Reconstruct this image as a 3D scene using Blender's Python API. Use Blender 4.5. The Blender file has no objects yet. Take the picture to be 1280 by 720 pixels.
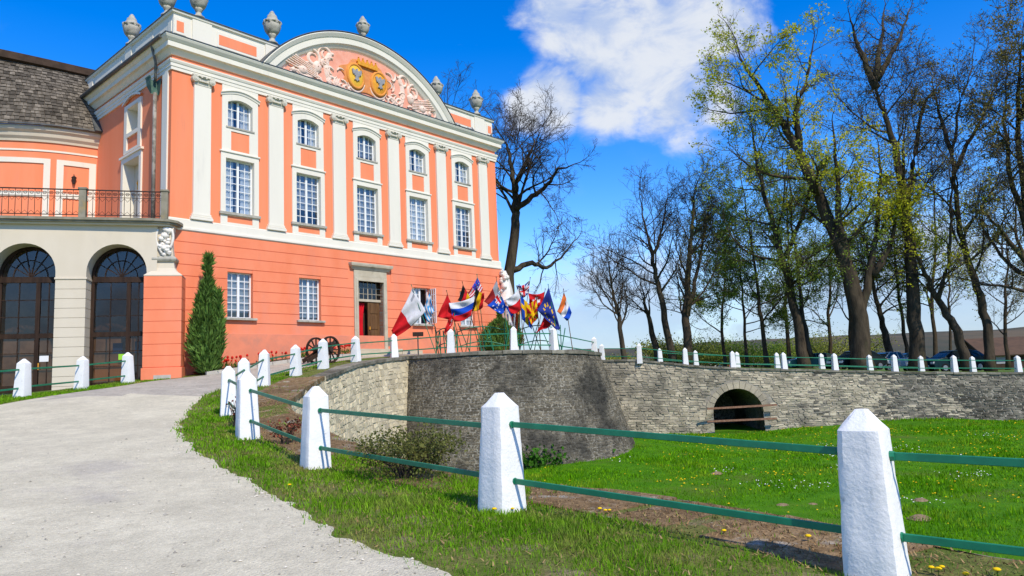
import bpy, bmesh, math, random
import numpy as np
from mathutils import Vector, Matrix, noise, geometry

C = bpy.context.scene.collection
PI = math.pi
R = math.radians

# ------------------------------------------------------------------ camera
F_PX, PITCH, ROLL = 900.0, R(7.0), R(-2.48)      # focal length in pixels of a 1280 px wide picture
cam_d = bpy.data.cameras.new('camera')
cam = bpy.data.objects.new('camera', cam_d); C.objects.link(cam)
cam_d.sensor_width = 36.0; cam_d.lens = F_PX / 1280 * 36.0
cam_d.clip_start = 0.05; cam_d.clip_end = 6000
_cp, _sp, _c, _s = math.cos(PITCH), math.sin(PITCH), math.cos(ROLL), math.sin(ROLL)
_right, _fwd, _up = Vector((1, 0, 0)), Vector((0, _cp, _sp)), Vector((0, -_sp, _cp))
CR = _right * _c + _up * _s
CU = -_right * _s + _up * _c
mw = Matrix((CR, CU, -_fwd)).transposed().to_4x4()
cam.matrix_world = mw
bpy.context.scene.camera = cam

def at(px, py, Y):
    """the point of the place seen at a photo pixel, Y metres in front"""
    d = CR * ((px - 640) / F_PX) - CU * ((py - 360) / F_PX) + _fwd
    return d * (Y / d.y)

# ------------------------------------------------------------------ world, sun, exposure
SUN_AZ = Vector((0.545, -0.838)).normalized()    # towards the sun
SUN_EL = R(46)
wld = bpy.data.worlds.new('World'); bpy.context.scene.world = wld; wld.use_nodes = True
def build_world():
    nt = wld.node_tree; N = nt.nodes; L = nt.links
    for n in list(N): N.remove(n)
    out = N.new('ShaderNodeOutputWorld'); bg = N.new('ShaderNodeBackground')
    bg.inputs[1].default_value = 0.12
    L.new(bg.outputs[0], out.inputs[0])
    sky = N.new('ShaderNodeTexSky'); sky.sky_type = 'NISHITA'; sky.sun_disc = False
    sky.sun_elevation = SUN_EL; sky.sun_rotation = math.atan2(SUN_AZ.x, SUN_AZ.y)
    sky.altitude = 200; sky.air_density = 1.0; sky.dust_density = 0.05; sky.ozone_density = 2.0
    hs = N.new('ShaderNodeHueSaturation'); hs.inputs['Saturation'].default_value = 1.5
    hs.inputs['Hue'].default_value = 0.516; hs.inputs['Value'].default_value = 2.2
    L.new(sky.outputs[0], hs.inputs['Color'])
    tc = N.new('ShaderNodeTexCoord')
    def math_(op, a, b=None, clamp=False):
        n = N.new('ShaderNodeMath'); n.operation = op; n.use_clamp = clamp
        for i, v in enumerate((a, b)):
            if v is None: continue
            if isinstance(v, (int, float)): n.inputs[i].default_value = v
            else: L.new(v, n.inputs[i])
        return n.outputs[0]
    def ramp(v, lo, hi, a=0.0, b=1.0):
        n = N.new('ShaderNodeMapRange'); n.interpolation_type = 'SMOOTHSTEP'
        n.inputs[1].default_value = lo; n.inputs[2].default_value = hi
        n.inputs[3].default_value = a; n.inputs[4].default_value = b
        L.new(v, n.inputs[0]); return n.outputs[0]
    nz = N.new('ShaderNodeTexNoise'); nz.inputs['Scale'].default_value = 5.5
    nz.inputs['Detail'].default_value = 9; nz.inputs['Roughness'].default_value = 0.56
    nz.inputs['Distortion'].default_value = 0.25
    mp = N.new('ShaderNodeMapping'); mp.inputs['Scale'].default_value = (1, 1, 1.5)
    L.new(tc.outputs['Generated'], mp.inputs[0]); L.new(mp.outputs[0], nz.inputs['Vector'])
    nzl = N.new('ShaderNodeTexNoise'); nzl.inputs['Scale'].default_value = 1.7
    nzl.inputs['Detail'].default_value = 3; nzl.noise_dimensions = '4D'; nzl.inputs['W'].default_value = 3.3
    L.new(tc.outputs['Generated'], nzl.inputs['Vector'])
    sep = N.new('ShaderNodeSeparateXYZ'); L.new(tc.outputs['Generated'], sep.inputs[0])
    # the big cumulus in view: a heap of rounded lobes in the sky, then added ones out of view
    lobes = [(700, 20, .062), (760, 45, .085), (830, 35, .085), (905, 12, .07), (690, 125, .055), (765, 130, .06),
             (845, 125, .075), (890, 130, .04), (655, 140, .04), (800, 90, .08), (-900, -200, .3), (2300, -500, .35), (640, -1400, .4)]  # last three lobes: unseen clouds added to whiten the fill light
    acc = None
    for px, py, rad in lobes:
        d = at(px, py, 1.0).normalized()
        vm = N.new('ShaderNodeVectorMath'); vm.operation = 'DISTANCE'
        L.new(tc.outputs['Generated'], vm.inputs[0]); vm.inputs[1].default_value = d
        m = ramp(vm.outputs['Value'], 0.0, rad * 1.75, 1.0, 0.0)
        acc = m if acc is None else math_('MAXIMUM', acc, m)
    nzf = N.new('ShaderNodeTexNoise'); nzf.inputs['Scale'].default_value = 13; nzf.inputs['Detail'].default_value = 10; nzf.inputs['Roughness'].default_value = 0.6; nzf.inputs['Distortion'].default_value = 0.4
    L.new(mp.outputs[0], nzf.inputs['Vector'])
    heap = math_('ADD', math_('MULTIPLY', acc, 0.62), math_('ADD', math_('MULTIPLY', nz.outputs[0], 0.85), math_('MULTIPLY', nzf.outputs[0], 0.65)))
    heap = ramp(heap, 0.96, 1.34)
    # broken low cloud towards the horizon, all the way round
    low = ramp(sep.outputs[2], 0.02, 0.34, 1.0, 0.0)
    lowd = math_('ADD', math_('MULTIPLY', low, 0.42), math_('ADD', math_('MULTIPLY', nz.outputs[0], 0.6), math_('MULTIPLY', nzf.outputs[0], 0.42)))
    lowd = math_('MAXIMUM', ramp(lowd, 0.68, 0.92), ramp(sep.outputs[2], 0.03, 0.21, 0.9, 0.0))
    # scattered wisps elsewhere, thickened to whiten the fill light
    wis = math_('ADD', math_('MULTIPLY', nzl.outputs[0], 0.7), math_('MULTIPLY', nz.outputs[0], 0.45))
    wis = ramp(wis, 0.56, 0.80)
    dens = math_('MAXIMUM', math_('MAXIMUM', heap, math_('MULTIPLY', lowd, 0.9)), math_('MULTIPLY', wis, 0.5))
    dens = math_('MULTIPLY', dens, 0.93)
    # cloud body: white with slightly grey-blue hollows
    ccol = N.new('ShaderNodeMix'); ccol.data_type = 'RGBA'
    ccol.inputs[6].default_value = (4.5, 5.5, 7.6, 1); ccol.inputs[7].default_value = (7.4, 7.7, 8.1, 1)
    L.new(ramp(nzf.outputs[0], 0.34, 0.62), ccol.inputs[0])
    lowc = N.new('ShaderNodeMix'); lowc.data_type = 'RGBA'; lowc.inputs[7].default_value = (3.1, 4.3, 6.6, 1)      # distant cloud seen through bluish air
    L.new(math_('MULTIPLY', ramp(sep.outputs[2], 0.05, 0.22, 1.0, 0.0), 0.85), lowc.inputs[0]); L.new(ccol.outputs[2], lowc.inputs[6]); ccol = lowc
    mix = N.new('ShaderNodeMix'); mix.data_type = 'RGBA'
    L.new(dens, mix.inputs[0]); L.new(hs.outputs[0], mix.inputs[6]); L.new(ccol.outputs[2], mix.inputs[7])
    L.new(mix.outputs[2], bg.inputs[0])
build_world()
sun_d = bpy.data.lights.new('sun', 'SUN'); sun_d.energy = 4.8; sun_d.angle = R(0.53); sun_d.color = (1.0, 0.91, 0.75)
sun = bpy.data.objects.new('sun', sun_d); C.objects.link(sun)
sun.rotation_euler = Vector((-SUN_AZ.x * math.cos(SUN_EL), -SUN_AZ.y * math.cos(SUN_EL), -math.sin(SUN_EL))).to_track_quat('-Z', 'Y').to_euler()
sun.location = (30, -30, 40)
vs = bpy.context.scene.view_settings
vs.view_transform = 'Standard'; vs.look = 'None'; vs.exposure = -0.1; vs.gamma = 1.0; vs.use_curve_mapping = False
bpy.context.scene.cycles.max_bounces = 6
bpy.context.scene.cycles.transparent_max_bounces = 12

# ------------------------------------------------------------------ materials
def nodemat(name):
    m = bpy.data.materials.new(name); m.use_nodes = True
    return m, m.node_tree.nodes, m.node_tree.links, m.node_tree.nodes['Principled BSDF']

def mat(name, c1, c2=None, scale=3.0, rough=0.85, bump=0.0, bscale=40.0, detail=6, tint=0.0, c3=None, c3scale=0.6,
        c3lo=0.5, c3hi=0.65, spec=0.10, speck=None, metal=0.0, stretch=(1, 1, 1), bdist=0.01, vor=0.0, vscale=8.0, trans=0.0):
    """noise between two colours, blotches of a third, a per-piece tint read from the 'tint' attribute, bump"""
    m, N, L, P = nodemat(name)
    P.inputs['Roughness'].default_value = rough; P.inputs['Metallic'].default_value = metal
    P.inputs['Specular IOR Level'].default_value = spec
    tc = N.new('ShaderNodeTexCoord'); mp = N.new('ShaderNodeMapping'); mp.inputs['Scale'].default_value = stretch
    L.new(tc.outputs['Object'], mp.inputs[0])
    def nz(s, d=detail, r=.6):
        n = N.new('ShaderNodeTexNoise'); n.inputs['Scale'].default_value = s; n.inputs['Detail'].default_value = d
        n.inputs['Roughness'].default_value = r; L.new(mp.outputs[0], n.inputs['Vector']); return n.outputs[0]
    def rng(v, lo, hi):
        n = N.new('ShaderNodeMapRange'); n.interpolation_type = 'SMOOTHSTEP'; n.inputs[1].default_value = lo; n.inputs[2].default_value = hi
        L.new(v, n.inputs[0]); return n.outputs[0]
    def mixc(f, a, b):
        n = N.new('ShaderNodeMix'); n.data_type = 'RGBA'; L.new(f, n.inputs[0])
        for i, v in ((6, a), (7, b)):
            if isinstance(v, tuple): n.inputs[i].default_value = (*v, 1)
            else: L.new(v, n.inputs[i])
        return n.outputs[2]
    col = mixc(rng(nz(scale), .33, .67), c1, c2 if c2 else c1)
    if c3: col = mixc(rng(nz(c3scale, 7, .65), c3lo, c3hi), col, c3)
    for sc_, am_ in (speck or ()):
        mr = N.new('ShaderNodeMapRange'); mr.inputs[1].default_value = .3; mr.inputs[2].default_value = .7; mr.inputs[3].default_value = 1 - am_; mr.inputs[4].default_value = 1 + am_
        L.new(nz(sc_, 3, .7), mr.inputs[0]); mm = N.new('ShaderNodeVectorMath'); mm.operation = 'SCALE'; L.new(col, mm.inputs[0]); L.new(mr.outputs[0], mm.inputs['Scale']); col = mm.outputs[0]
    if tint:
        a = N.new('ShaderNodeAttribute'); a.attribute_name = 'tint'
        mr = N.new('ShaderNodeMapRange'); mr.inputs[3].default_value = 1 - tint; mr.inputs[4].default_value = 1 + tint
        L.new(a.outputs['Fac'], mr.inputs[0])
        mm = N.new('ShaderNodeVectorMath'); mm.operation = 'SCALE'; L.new(col, mm.inputs[0]); L.new(mr.outputs[0], mm.inputs['Scale']); col = mm.outputs[0]
    L.new(col, P.inputs['Base Color'])
    if bump:
        b = N.new('ShaderNodeBump'); b.inputs['Strength'].default_value = bump; b.inputs['Distance'].default_value = bdist
        h = nz(bscale, 5)
        if vor:
            v = N.new('ShaderNodeTexVoronoi'); v.inputs['Scale'].default_value = vscale; L.new(mp.outputs[0], v.inputs['Vector'])
            ad = N.new('ShaderNodeMath'); ad.operation = 'MULTIPLY_ADD'; L.new(v.outputs['Distance'], ad.inputs[0]); ad.inputs[1].default_value = vor; L.new(h, ad.inputs[2]); h = ad.outputs[0]
        L.new(h, b.inputs['Height']); L.new(b.outputs[0], P.inputs['Normal'])
    if trans:
        t = N.new('ShaderNodeBsdfTranslucent'); L.new(col, t.inputs[0])
        mx = N.new('ShaderNodeMixShader'); mx.inputs[0].default_value = trans
        L.new(P.outputs[0], mx.inputs[1]); L.new(t.outputs[0], mx.inputs[2])
        L.new(mx.outputs[0], N['Material Output'].inputs[0])
    return m

def glassmat(name, tintc, refl=0.25):
    m, N, L, P = nodemat(name)
    g = N.new('ShaderNodeBsdfGlossy'); g.inputs['Roughness'].default_value = 0.03; g.inputs[0].default_value = (.9, .95, 1, 1)
    t = N.new('ShaderNodeBsdfTransparent'); t.inputs[0].default_value = (*tintc, 1)
    fr = N.new('ShaderNodeLayerWeight'); fr.inputs[0].default_value = .5
    pw = N.new('ShaderNodeMath'); pw.operation = 'POWER'; pw.inputs[1].default_value = 4.0; L.new(fr.outputs['Facing'], pw.inputs[0])
    ad = N.new('ShaderNodeMath'); ad.operation = 'MULTIPLY_ADD'; ad.use_clamp = True; ad.inputs[1].default_value = .8; ad.inputs[2].default_value = .05 + refl; L.new(pw.outputs[0], ad.inputs[0])
    mx = N.new('ShaderNodeMixShader'); L.new(ad.outputs[0], mx.inputs[0]); L.new(t.outputs[0], mx.inputs[1]); L.new(g.outputs[0], mx.inputs[2])
    L.new(mx.outputs[0], N['Material Output'].inputs[0])
    return m

M = {}
M['orange'] = mat('coral plaster', (.86, .25, .115), (.90, .29, .145), 1.2, .9, .3, 60, c3=(.72, .235, .13), c3scale=2.4, c3lo=.52, c3hi=.80, stretch=(1, 1, .10))
M['orange_low'] = mat('weathered coral plaster', (.82, .23, .11), (.87, .27, .14), 1.0, .9, .35, 50, c3=(.76, .27, .17), c3scale=.55, c3lo=.5, c3hi=.74, stretch=(1, 1, .35))
M['plinth'] = mat('damp coral plaster', (.70, .235, .135), (.78, .26, .145), 1.6, .9, .4, 40, c3=(.56, .23, .15), c3scale=.9, c3lo=.46, c3hi=.72)
M['white'] = mat('white limewash', (.80, .75, .625), (.76, .71, .59), 1.0, .9, .2, 60, c3=(.64, .60, .51), c3scale=2.2, c3lo=.56, c3hi=.82, stretch=(1, 1, .14))
M['cream'] = mat('cream plaster', (.63, .55, .415), (.67, .59, .455), .9, .9, .25, 50, c3=(.52, .46, .37), c3scale=.5, c3lo=.52, c3hi=.78, stretch=(1, 1, .4))
M['stone'] = mat('grey carved stone', (.50, .47, .38), (.36, .34, .28), 3, .9, .6, 30, c3=(.16, .16, .12), c3scale=3.2, c3lo=.52, c3hi=.72, bdist=.02)
M['sand'] = mat('sandstone trim', (.46, .40, .29), (.54, .48, .36), 3, .9, .4, 40, c3=(.32, .27, .19), c3scale=1.5, c3lo=.55, c3hi=.75)
M['slabstone'] = mat('weathered balcony stone', (.30, .27, .20), (.22, .20, .14), 3, .9, .5, 30, c3=(.38, .27, .10), c3scale=1.1, c3lo=.56, c3hi=.7)
M['lead'] = mat('dark sheet metal', (.045, .05, .05), (.09, .095, .09), 2, .5, .1, 20, spec=.5)
M['copper'] = mat('green copper hopper', (.05, .12, .10), (.10, .16, .13), 8, .6, .1, 20)
M['pipe'] = mat('weathered downpipe', (.16, .14, .11), (.24, .22, .18), 5, .6, .1, 20, c3=(.35, .32, .27), c3scale=2, c3lo=.5, c3hi=.6)
M['shingle'] = mat('weathered shingle', (.095, .08, .06), (.16, .137, .105), 5, .9, .5, 30, tint=.55, stretch=(1, 1, .4))
M['winpaint'] = mat('white window paint', (.82, .82, .80), (.78, .79, .78), 6, .5)
M['curtain'] = mat('net curtain', (.90, .90, .88), (.70, .72, .72), 5, .9, stretch=(4, 4, .6))
M['hall'] = mat('brown hall wall', (.42, .29, .19), (.26, .17, .11), 2, .9)
M['curtain2'] = mat('grey roller blind', (.42, .45, .48), (.34, .37, .40), 2, .9)
M['room'] = mat('dim room wall', (.34, .35, .36), None, 2, .9)
M['glass'] = glassmat('window glass', (.64, .69, .73), .05)
M['doorglass'] = glassmat('door glass', (.48, .43, .38), .0)
M['darkwood'] = mat('dark brown wood', (.028, .017, .012), (.05, .03, .02), 6, .45, .2, 30, stretch=(1, 1, .15))
M['brownwood'] = mat('oak door wood', (.10, .05, .022), (.16, .085, .036), 8, .5, .2, 30, stretch=(1, 1, .12))
M['iron'] = mat('wrought iron', (.035, .025, .022), (.07, .045, .035), 12, .6)
M['red'] = mat('red cloth', (.62, .012, .02), (.50, .01, .02), 5, .8)
M['gold'] = mat('ochre gilding', (.80, .38, .04), (.66, .27, .03), 6, .55, .2, 30)
M['capstone'] = mat('pale carved capital', (.66, .62, .50), (.54, .50, .40), 5, .9, .5, 30, c3=(.30, .28, .21), c3scale=4, c3lo=.56, c3hi=.76)
M['pebble'] = mat('road pebble', (.60, .54, .42), (.46, .42, .33), 30, .9, tint=.5)
M['mantle'] = mat('orange brown mantling', (.74, .30, .10), (.66, .24, .08), 5, .8, .4, 30)
M['rimgold'] = mat('orange gilded rim', (.80, .33, .07), (.72, .27, .06), 5, .7, .3, 30)
M['ochre'] = mat('yellow ochre field', (.85, .50, .06), (.80, .44, .05), 6, .6)
M['grey'] = mat('grey heraldic paint', (.26, .26, .27), (.36, .35, .34), 6, .8)
M['tymp'] = mat('pink tympanum plaster', (.80, .33, .22), (.84, .40, .28), 3, .9, .2, 50)
M['relief'] = mat('pinkish stucco relief', (.84, .67, .55), (.82, .56, .43), 4, .9, .3, 40)
M['stucco'] = mat('stucco relief', (.80, .76, .68), (.72, .66, .57), 5, .9, .3, 40)
M['paintpost'] = mat('lumpy white paint', (.84, .83, .78), (.79, .785, .745), 4, .7, .35, 26, c3=(.46, .45, .39), c3scale=6, c3lo=.62, c3hi=.74, bdist=.02)
M['green'] = mat('green paint', (.004, .15, .07), (.008, .20, .095), 6, .5, .08, 30, spec=.5)
M['rust'] = mat('rusty bar', (.20, .10, .06), (.30, .17, .11), 8, .8, .2, 30)
M['road'] = mat('pale gravel', (.62, .565, .41), (.54, .49, .355), 1.1, .95, .9, 45, detail=12, speck=((1.2, .07), (7, .10), (38, .15), (90, .12)), c3=(.47, .425, .335), c3scale=.35, c3lo=.54, c3hi=.72, bdist=.012, vor=.7, vscale=55)
M['paving'] = mat('worn grey paving', (.38, .345, .275), (.46, .415, .33), 1.2, .95, .6, 40, speck=((3, .12), (18, .18)), detail=9, c3=(.28, .25, .21), c3scale=5, c3lo=.55, c3hi=.68, bdist=.012, vor=.6, vscale=30)
M['lawn'] = mat('lawn ground', (.05, .17, .004), (.08, .22, .005), 1.6, .95, .9, 22, detail=9, c3=(.10, .16, .02), c3scale=.35, c3lo=.5, c3hi=.7, bdist=.05)
M['verge'] = mat('verge earth', (.10, .14, .022), (.16, .16, .045), 2.2, .95, .9, 30, speck=((14, .25), (50, .25)), detail=9, c3=(.24, .19, .11), c3scale=1.3, c3lo=.52, c3hi=.68, bdist=.03)
M['park'] = mat('park grass ground', (.075, .13, .02), (.11, .17, .03), .5, .95, .5, 8, c3=(.17, .15, .07), c3scale=.12, c3lo=.5, c3hi=.65, bdist=.05)
M['blade'] = mat('grass blade', (.115, .28, .008), (.19, .37, .014), 1.3, .75, spec=.05, tint=.55, c3=(.31, .28, .08), c3scale=1.1, c3lo=.48, c3hi=.70, trans=.35)
M['lawnblade'] = mat('lawn blade', (.10, .28, .004), (.16, .37, .006), .8, .8, spec=.03, tint=.5, c3=(.26, .38, .02), c3scale=.5, c3lo=.48, c3hi=.68, trans=.35)
M['weed'] = mat('dark weed leaf', (.04, .13, .012), (.06, .17, .015), 3, .6, tint=.4, trans=.3)
M['dry'] = mat('dry straw', (.30, .21, .10), (.22, .13, .06), 3, .9, tint=.4)
M['yellow'] = mat('dandelion yellow', (.85, .55, .01), None, 3, .8)
M['daisy'] = mat('daisy white', (.8, .8, .76), None, 3, .8)
M['tulip'] = mat('tulip red', (.75, .02, .015), (.6, .02, .01), 6, .6, trans=.2)
M['rubble'] = mat('pale limestone', (.54, .465, .33), (.41, .355, .25), 1.3, .95, .8, 18, tint=.30, c3=(.24, .215, .16), c3scale=.45, c3lo=.46, c3hi=.68, bdist=.03)
M['rubble2'] = mat('grey stained limestone', (.26, .235, .18), (.18, .16, .125), 1.5, .95, .8, 18, tint=.45, c3=(.10, .09, .07), c3scale=.4, c3lo=.44, c3hi=.66, bdist=.03)  # stained stones of the causeway wall's darker stretch
M['mortar'] = mat('lime mortar', (.40, .36, .28), (.28, .25, .195), 3, .95, .9, 20, c3=(.17, .15, .115), c3scale=.45, c3lo=.48, c3hi=.7, bdist=.03)
M['creamrub'] = mat('cream limestone', (.62, .535, .36), (.49, .42, .28), 3.0, .95, .8, 18, tint=.25, c3=(.42, .36, .24), c3scale=1.6, c3lo=.54, c3hi=.72, bdist=.03)
M['creammort'] = mat('cream mortar', (.50, .44, .31), (.40, .35, .25), 4, .95, .8, 20, bdist=.03)
M['darkrub'] = mat('dark weathered stone', (.10, .086, .06), (.20, .172, .12), 16, .95, .9, 16, speck=((26, .30),), tint=.38, c3=(.05, .047, .038), c3scale=.35, c3lo=.44, c3hi=.66, bdist=.03)
M['darkmort'] = mat('weathered mortar', (.36, .33, .26), (.09, .083, .066), 11, .95, .9, 20, c3=(.06, .056, .045), c3scale=.35, c3lo=.42, c3hi=.64, bdist=.03)
M['coping'] = mat('dark coping stone', (.16, .145, .11), (.25, .23, .18), 4, .95, .8, 20, tint=.3, c3=(.09, .085, .06), c3scale=1.3, c3lo=.5, c3hi=.68, bdist=.02)
M['moss'] = mat('mossy coping slab', (.135, .085, .04), (.26, .175, .09), 8, .95, 1.0, 30, speck=((20, .25), (60, .25)), detail=10, tint=.2, c3=(.36, .325, .26), c3scale=2.2, c3lo=.54, c3hi=.68, bdist=.025)
M['bark'] = mat('dark bark', (.085, .066, .044), (.035, .028, .02), 3, .95, .8, 14, stretch=(1, 1, .25), c3=(.085, .075, .038), c3scale=.8, c3lo=.5, c3hi=.72, bdist=.05)
M['bark2'] = mat('brown bark', (.085, .062, .038), (.05, .038, .026), 5, .95, .8, 14, stretch=(1, 1, .25), c3=(.11, .095, .03), c3scale=.9, c3lo=.5, c3hi=.7, bdist=.05)
M['twig'] = mat('bare twig', (.055, .042, .032), (.075, .06, .045), 4, .95)
M['leafY'] = mat('young yellow leaf', (.62, .58, .035), (.48, .52, .03), 1.5, .6, tint=.35, trans=.5)
M['leafG'] = mat('young green leaf', (.30, .37, .05), (.19, .28, .035), 1.2, .6, tint=.4, trans=.45)
M['leafO'] = mat('olive bud leaf', (.20, .18, .05), (.26, .22, .06), 1.2, .7, tint=.4, trans=.3)
M['shrub'] = mat('olive shrub leaf', (.17, .17, .045), (.10, .12, .03), 5, .6, tint=.45, trans=.3)
M['redtwig'] = mat('reddish twig leaf', (.20, .05, .03), (.14, .06, .03), 5, .6, tint=.4)
M['thuja'] = mat('thuja spray', (.09, .18, .03), (.14, .24, .05), 4, .7, tint=.5, trans=.15)
M['ivy'] = mat('ivy leaf', (.02, .05, .012), (.03, .065, .015), 4, .5, tint=.4)
M['bush'] = mat('spring bush', (.30, .31, .045), (.20, .23, .04), 1, .7, tint=.4, trans=.3)
M['hill'] = mat('far wooded hill', (.055, .062, .040), (.085, .075, .05), .02, .95, c3=(.13, .10, .06), c3scale=.008, c3lo=.45, c3hi=.6, detail=8)
M['field'] = mat('brown field', (.16, .105, .065), (.13, .10, .06), .05, .95)
M['rooftile'] = mat('brown roof tile', (.12, .075, .05), (.09, .06, .042), 1.5, .9, .3, 8)
M['redroof'] = mat('red roof sheet', (.42, .10, .06), (.36, .09, .06), 1.5, .8)
M['shedwall'] = mat('dark shed board', (.045, .03, .02), (.07, .045, .03), 3, .9)
M['tyre'] = mat('tyre rubber', (.015, .015, .016), None, 3, .8)
M['rim'] = mat('alloy rim', (.45, .46, .48), None, 3, .35, metal=.8)
M['carglass'] = mat('car glass', (.010, .016, .018), None, 3, .12, spec=.3)
M['lamp'] = mat('tail lamp', (.45, .02, .02), None, 3, .3)
M['plate'] = mat('white plate', (.75, .76, .75), None, 3, .5)
M['carblack'] = mat('black car paint', (.010, .016, .016), None, 3, .35, spec=.25)
M['carnavy'] = mat('navy car paint', (.006, .024, .028), None, 3, .4, spec=.2)
M['carteal'] = mat('teal car paint', (.02, .11, .09), None, 3, .4, spec=.2)
M['carsilver'] = mat('silver car paint', (.40, .46, .46), None, 3, .3, spec=.4)
M['notice'] = mat('white paper', (.78, .78, .80), None, 3, .8)
M['limepaper'] = mat('lime sticker', (.30, .62, .05), None, 3, .7)
M['orangebox'] = mat('orange board', (.60, .26, .05), (.55, .22, .04), 3, .7)
M['bluepaper'] = mat('blue poster', (.03, .08, .28), None, 3, .7)
M['soil'] = mat('bed soil', (.07, .045, .03), (.10, .065, .04), 5, .95, .9, 20)
M['kerb'] = mat('pale kerb stone', (.50, .47, .40), (.42, .39, .33), 4, .9, .4, 30)

# ------------------------------------------------------------------ mesh builder
class MB:
    def __init__(self): self.v = []; self.f = []; self.t = []; self.m = []
    def add(self, vs_, fs_, tint=.5, mi=0):
        o = len(self.v); self.v.extend(vs_)
        for f in fs_:
            self.f.append(tuple(i + o for i in f)); self.t.append(tint); self.m.append(mi)
        return self
    def box(self, x0, x1, y0, y1, z0, z1, **k):
        return self.add([(x0, y0, z0), (x1, y0, z0), (x1, y1, z0), (x0, y1, z0), (x0, y0, z1), (x1, y0, z1), (x1, y1, z1), (x0, y1, z1)],
                        [(3, 2, 1, 0), (4, 5, 6, 7), (0, 1, 5, 4), (1, 2, 6, 5), (2, 3, 7, 6), (3, 0, 4, 7)], **k)
    def obox(self, p0, p1, w, h, up=(0, 0, 1), **k):
        """a bar from p0 to p1, w wide and h high"""
        p0, p1 = Vector(p0), Vector(p1); d = (p1 - p0).normalized(); u = Vector(up)
        s = d.cross(u)
        s = s.normalized() if s.length > 1e-4 else Vector((1, 0, 0)); u = s.cross(d)
        vs_ = [tuple(p + s * a * w / 2 + u * b * h / 2) for p in (p0, p1) for a, b in ((-1, -1), (1, -1), (1, 1), (-1, 1))]
        return self.add(vs_, [(0, 1, 2, 3), (7, 6, 5, 4), (0, 4, 5, 1), (1, 5, 6, 2), (2, 6, 7, 3), (3, 7, 4, 0)], **k)
    def prism(self, poly, fn, d0, d1, **k):
        n = len(poly)
        vs_ = [fn(a, b, d0) for a, b in poly] + [fn(a, b, d1) for a, b in poly]
        fs_ = [tuple(range(n - 1, -1, -1)), tuple(range(n, 2 * n))] + [(i, (i + 1) % n, n + (i + 1) % n, n + i) for i in range(n)]
        return self.add(vs_, fs_, **k)
    def tube(self, pts, rad, k=6, cap=True, tint=.5, mi=0, phase=0.0):
        n = len(pts)
        if not hasattr(rad, '__len__'): rad = [rad] * n
        P_ = [Vector(p) for p in pts]; o = len(self.v)
        for i in range(n):
            d = (P_[min(i + 1, n - 1)] - P_[max(i - 1, 0)])
            d = d.normalized() if d.length > 1e-9 else Vector((0, 0, 1))
            a = d.cross(Vector((0, 0, 1)) if abs(d.z) < .92 else Vector((1, 0, 0))).normalized(); b = d.cross(a)
            for j in range(k):
                q = 2 * PI * j / k + phase
                w = P_[i] + (a * math.cos(q) + b * math.sin(q)) * rad[i]; self.v.append((w.x, w.y, w.z))
        for i in range(n - 1):
            for j in range(k):
                j2 = (j + 1) % k
                self.f.append((o + i * k + j, o + i * k + j2, o + (i + 1) * k + j2, o + (i + 1) * k + j)); self.t.append(tint); self.m.append(mi)
        if cap and k > 2:
            self.f.append(tuple(o + j for j in range(k))[::-1]); self.t.append(tint); self.m.append(mi)
            self.f.append(tuple(o + (n - 1) * k + j for j in range(k))); self.t.append(tint); self.m.append(mi)
        return self
    def lathe(self, prof, k=16, c=(0, 0, 0), wob=None, **kw):
        vs_, n = [], len(prof)
        for i, (r, z) in enumerate(prof):
            for j in range(k):
                q = 2 * PI * j / k; rr = r * (1 if wob is None else wob(q, i / n))
                vs_.append((c[0] + rr * math.cos(q), c[1] + rr * math.sin(q), c[2] + z))
        fs_ = [(i * k + j, i * k + (j + 1) % k, (i + 1) * k + (j + 1) % k, (i + 1) * k + j) for i in range(n - 1) for j in range(k)]
        fs_ += [tuple(range(k))[::-1], tuple((n - 1) * k + j for j in range(k))]
        return self.add(vs_, fs_, **kw)
    def ring(self, prof, x0, x1, y0, y1, **k):
        """a moulding (outward, height) run round a rectangle with mitred corners"""
        n = len(prof); vs_ = []
        for o, z in prof: vs_ += [(x0 - o, y0 - o, z), (x1 + o, y0 - o, z), (x1 + o, y1 + o, z), (x0 - o, y1 + o, z)]
        fs_ = [(i * 4 + j, i * 4 + (j + 1) % 4, ((i + 1) % n) * 4 + (j + 1) % 4, ((i + 1) % n) * 4 + j) for i in range(n) for j in range(4)]
        return self.add(vs_, fs_, **k)
    def loft(self, rows, close=False, **k):
        n, m_ = len(rows), len(rows[0])
        vs_ = [tuple(p) for r in rows for p in r]
        fs_ = [(i * m_ + j, i * m_ + (j + 1) % m_, (i + 1) * m_ + (j + 1) % m_, (i + 1) * m_ + j) for i in range(n - 1) for j in range(m_ if close else m_ - 1)]
        return self.add(vs_, fs_, **k)
    def mesh(self, name, mats, smooth=False):
        me = bpy.data.meshes.new(name)
        me.from_pydata([tuple(p) for p in self.v], [], self.f)
        for m_ in (mats if isinstance(mats, (list, tuple)) else [mats]): me.materials.append(M[m_] if isinstance(m_, str) else m_)
        if any(self.m): me.polygons.foreach_set('material_index', self.m)
        a = me.attributes.new('tint', 'FLOAT', 'FACE'); a.data.foreach_set('value', np.array(self.t, dtype=np.float32))
        if smooth: me.polygons.foreach_set('use_smooth', [True] * len(self.f))
        me.validate(clean_customdata=False); me.update()
        return me
    def build(self, name, mats, parent=None, smooth=False, **kw):
        return link(name, self.mesh(name, mats, smooth), parent, **kw)

def fixn(o):
    bm = bmesh.new(); bm.from_mesh(o.data); bmesh.ops.recalc_face_normals(bm, faces=bm.faces); bm.to_mesh(o.data); bm.free(); return o

def tag(o, label=None, cat=None, group=None, kind=None):
    if label: o['label'] = label
    if cat: o['category'] = cat
    if group: o['group'] = group
    if kind: o['kind'] = kind
    return o

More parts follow.
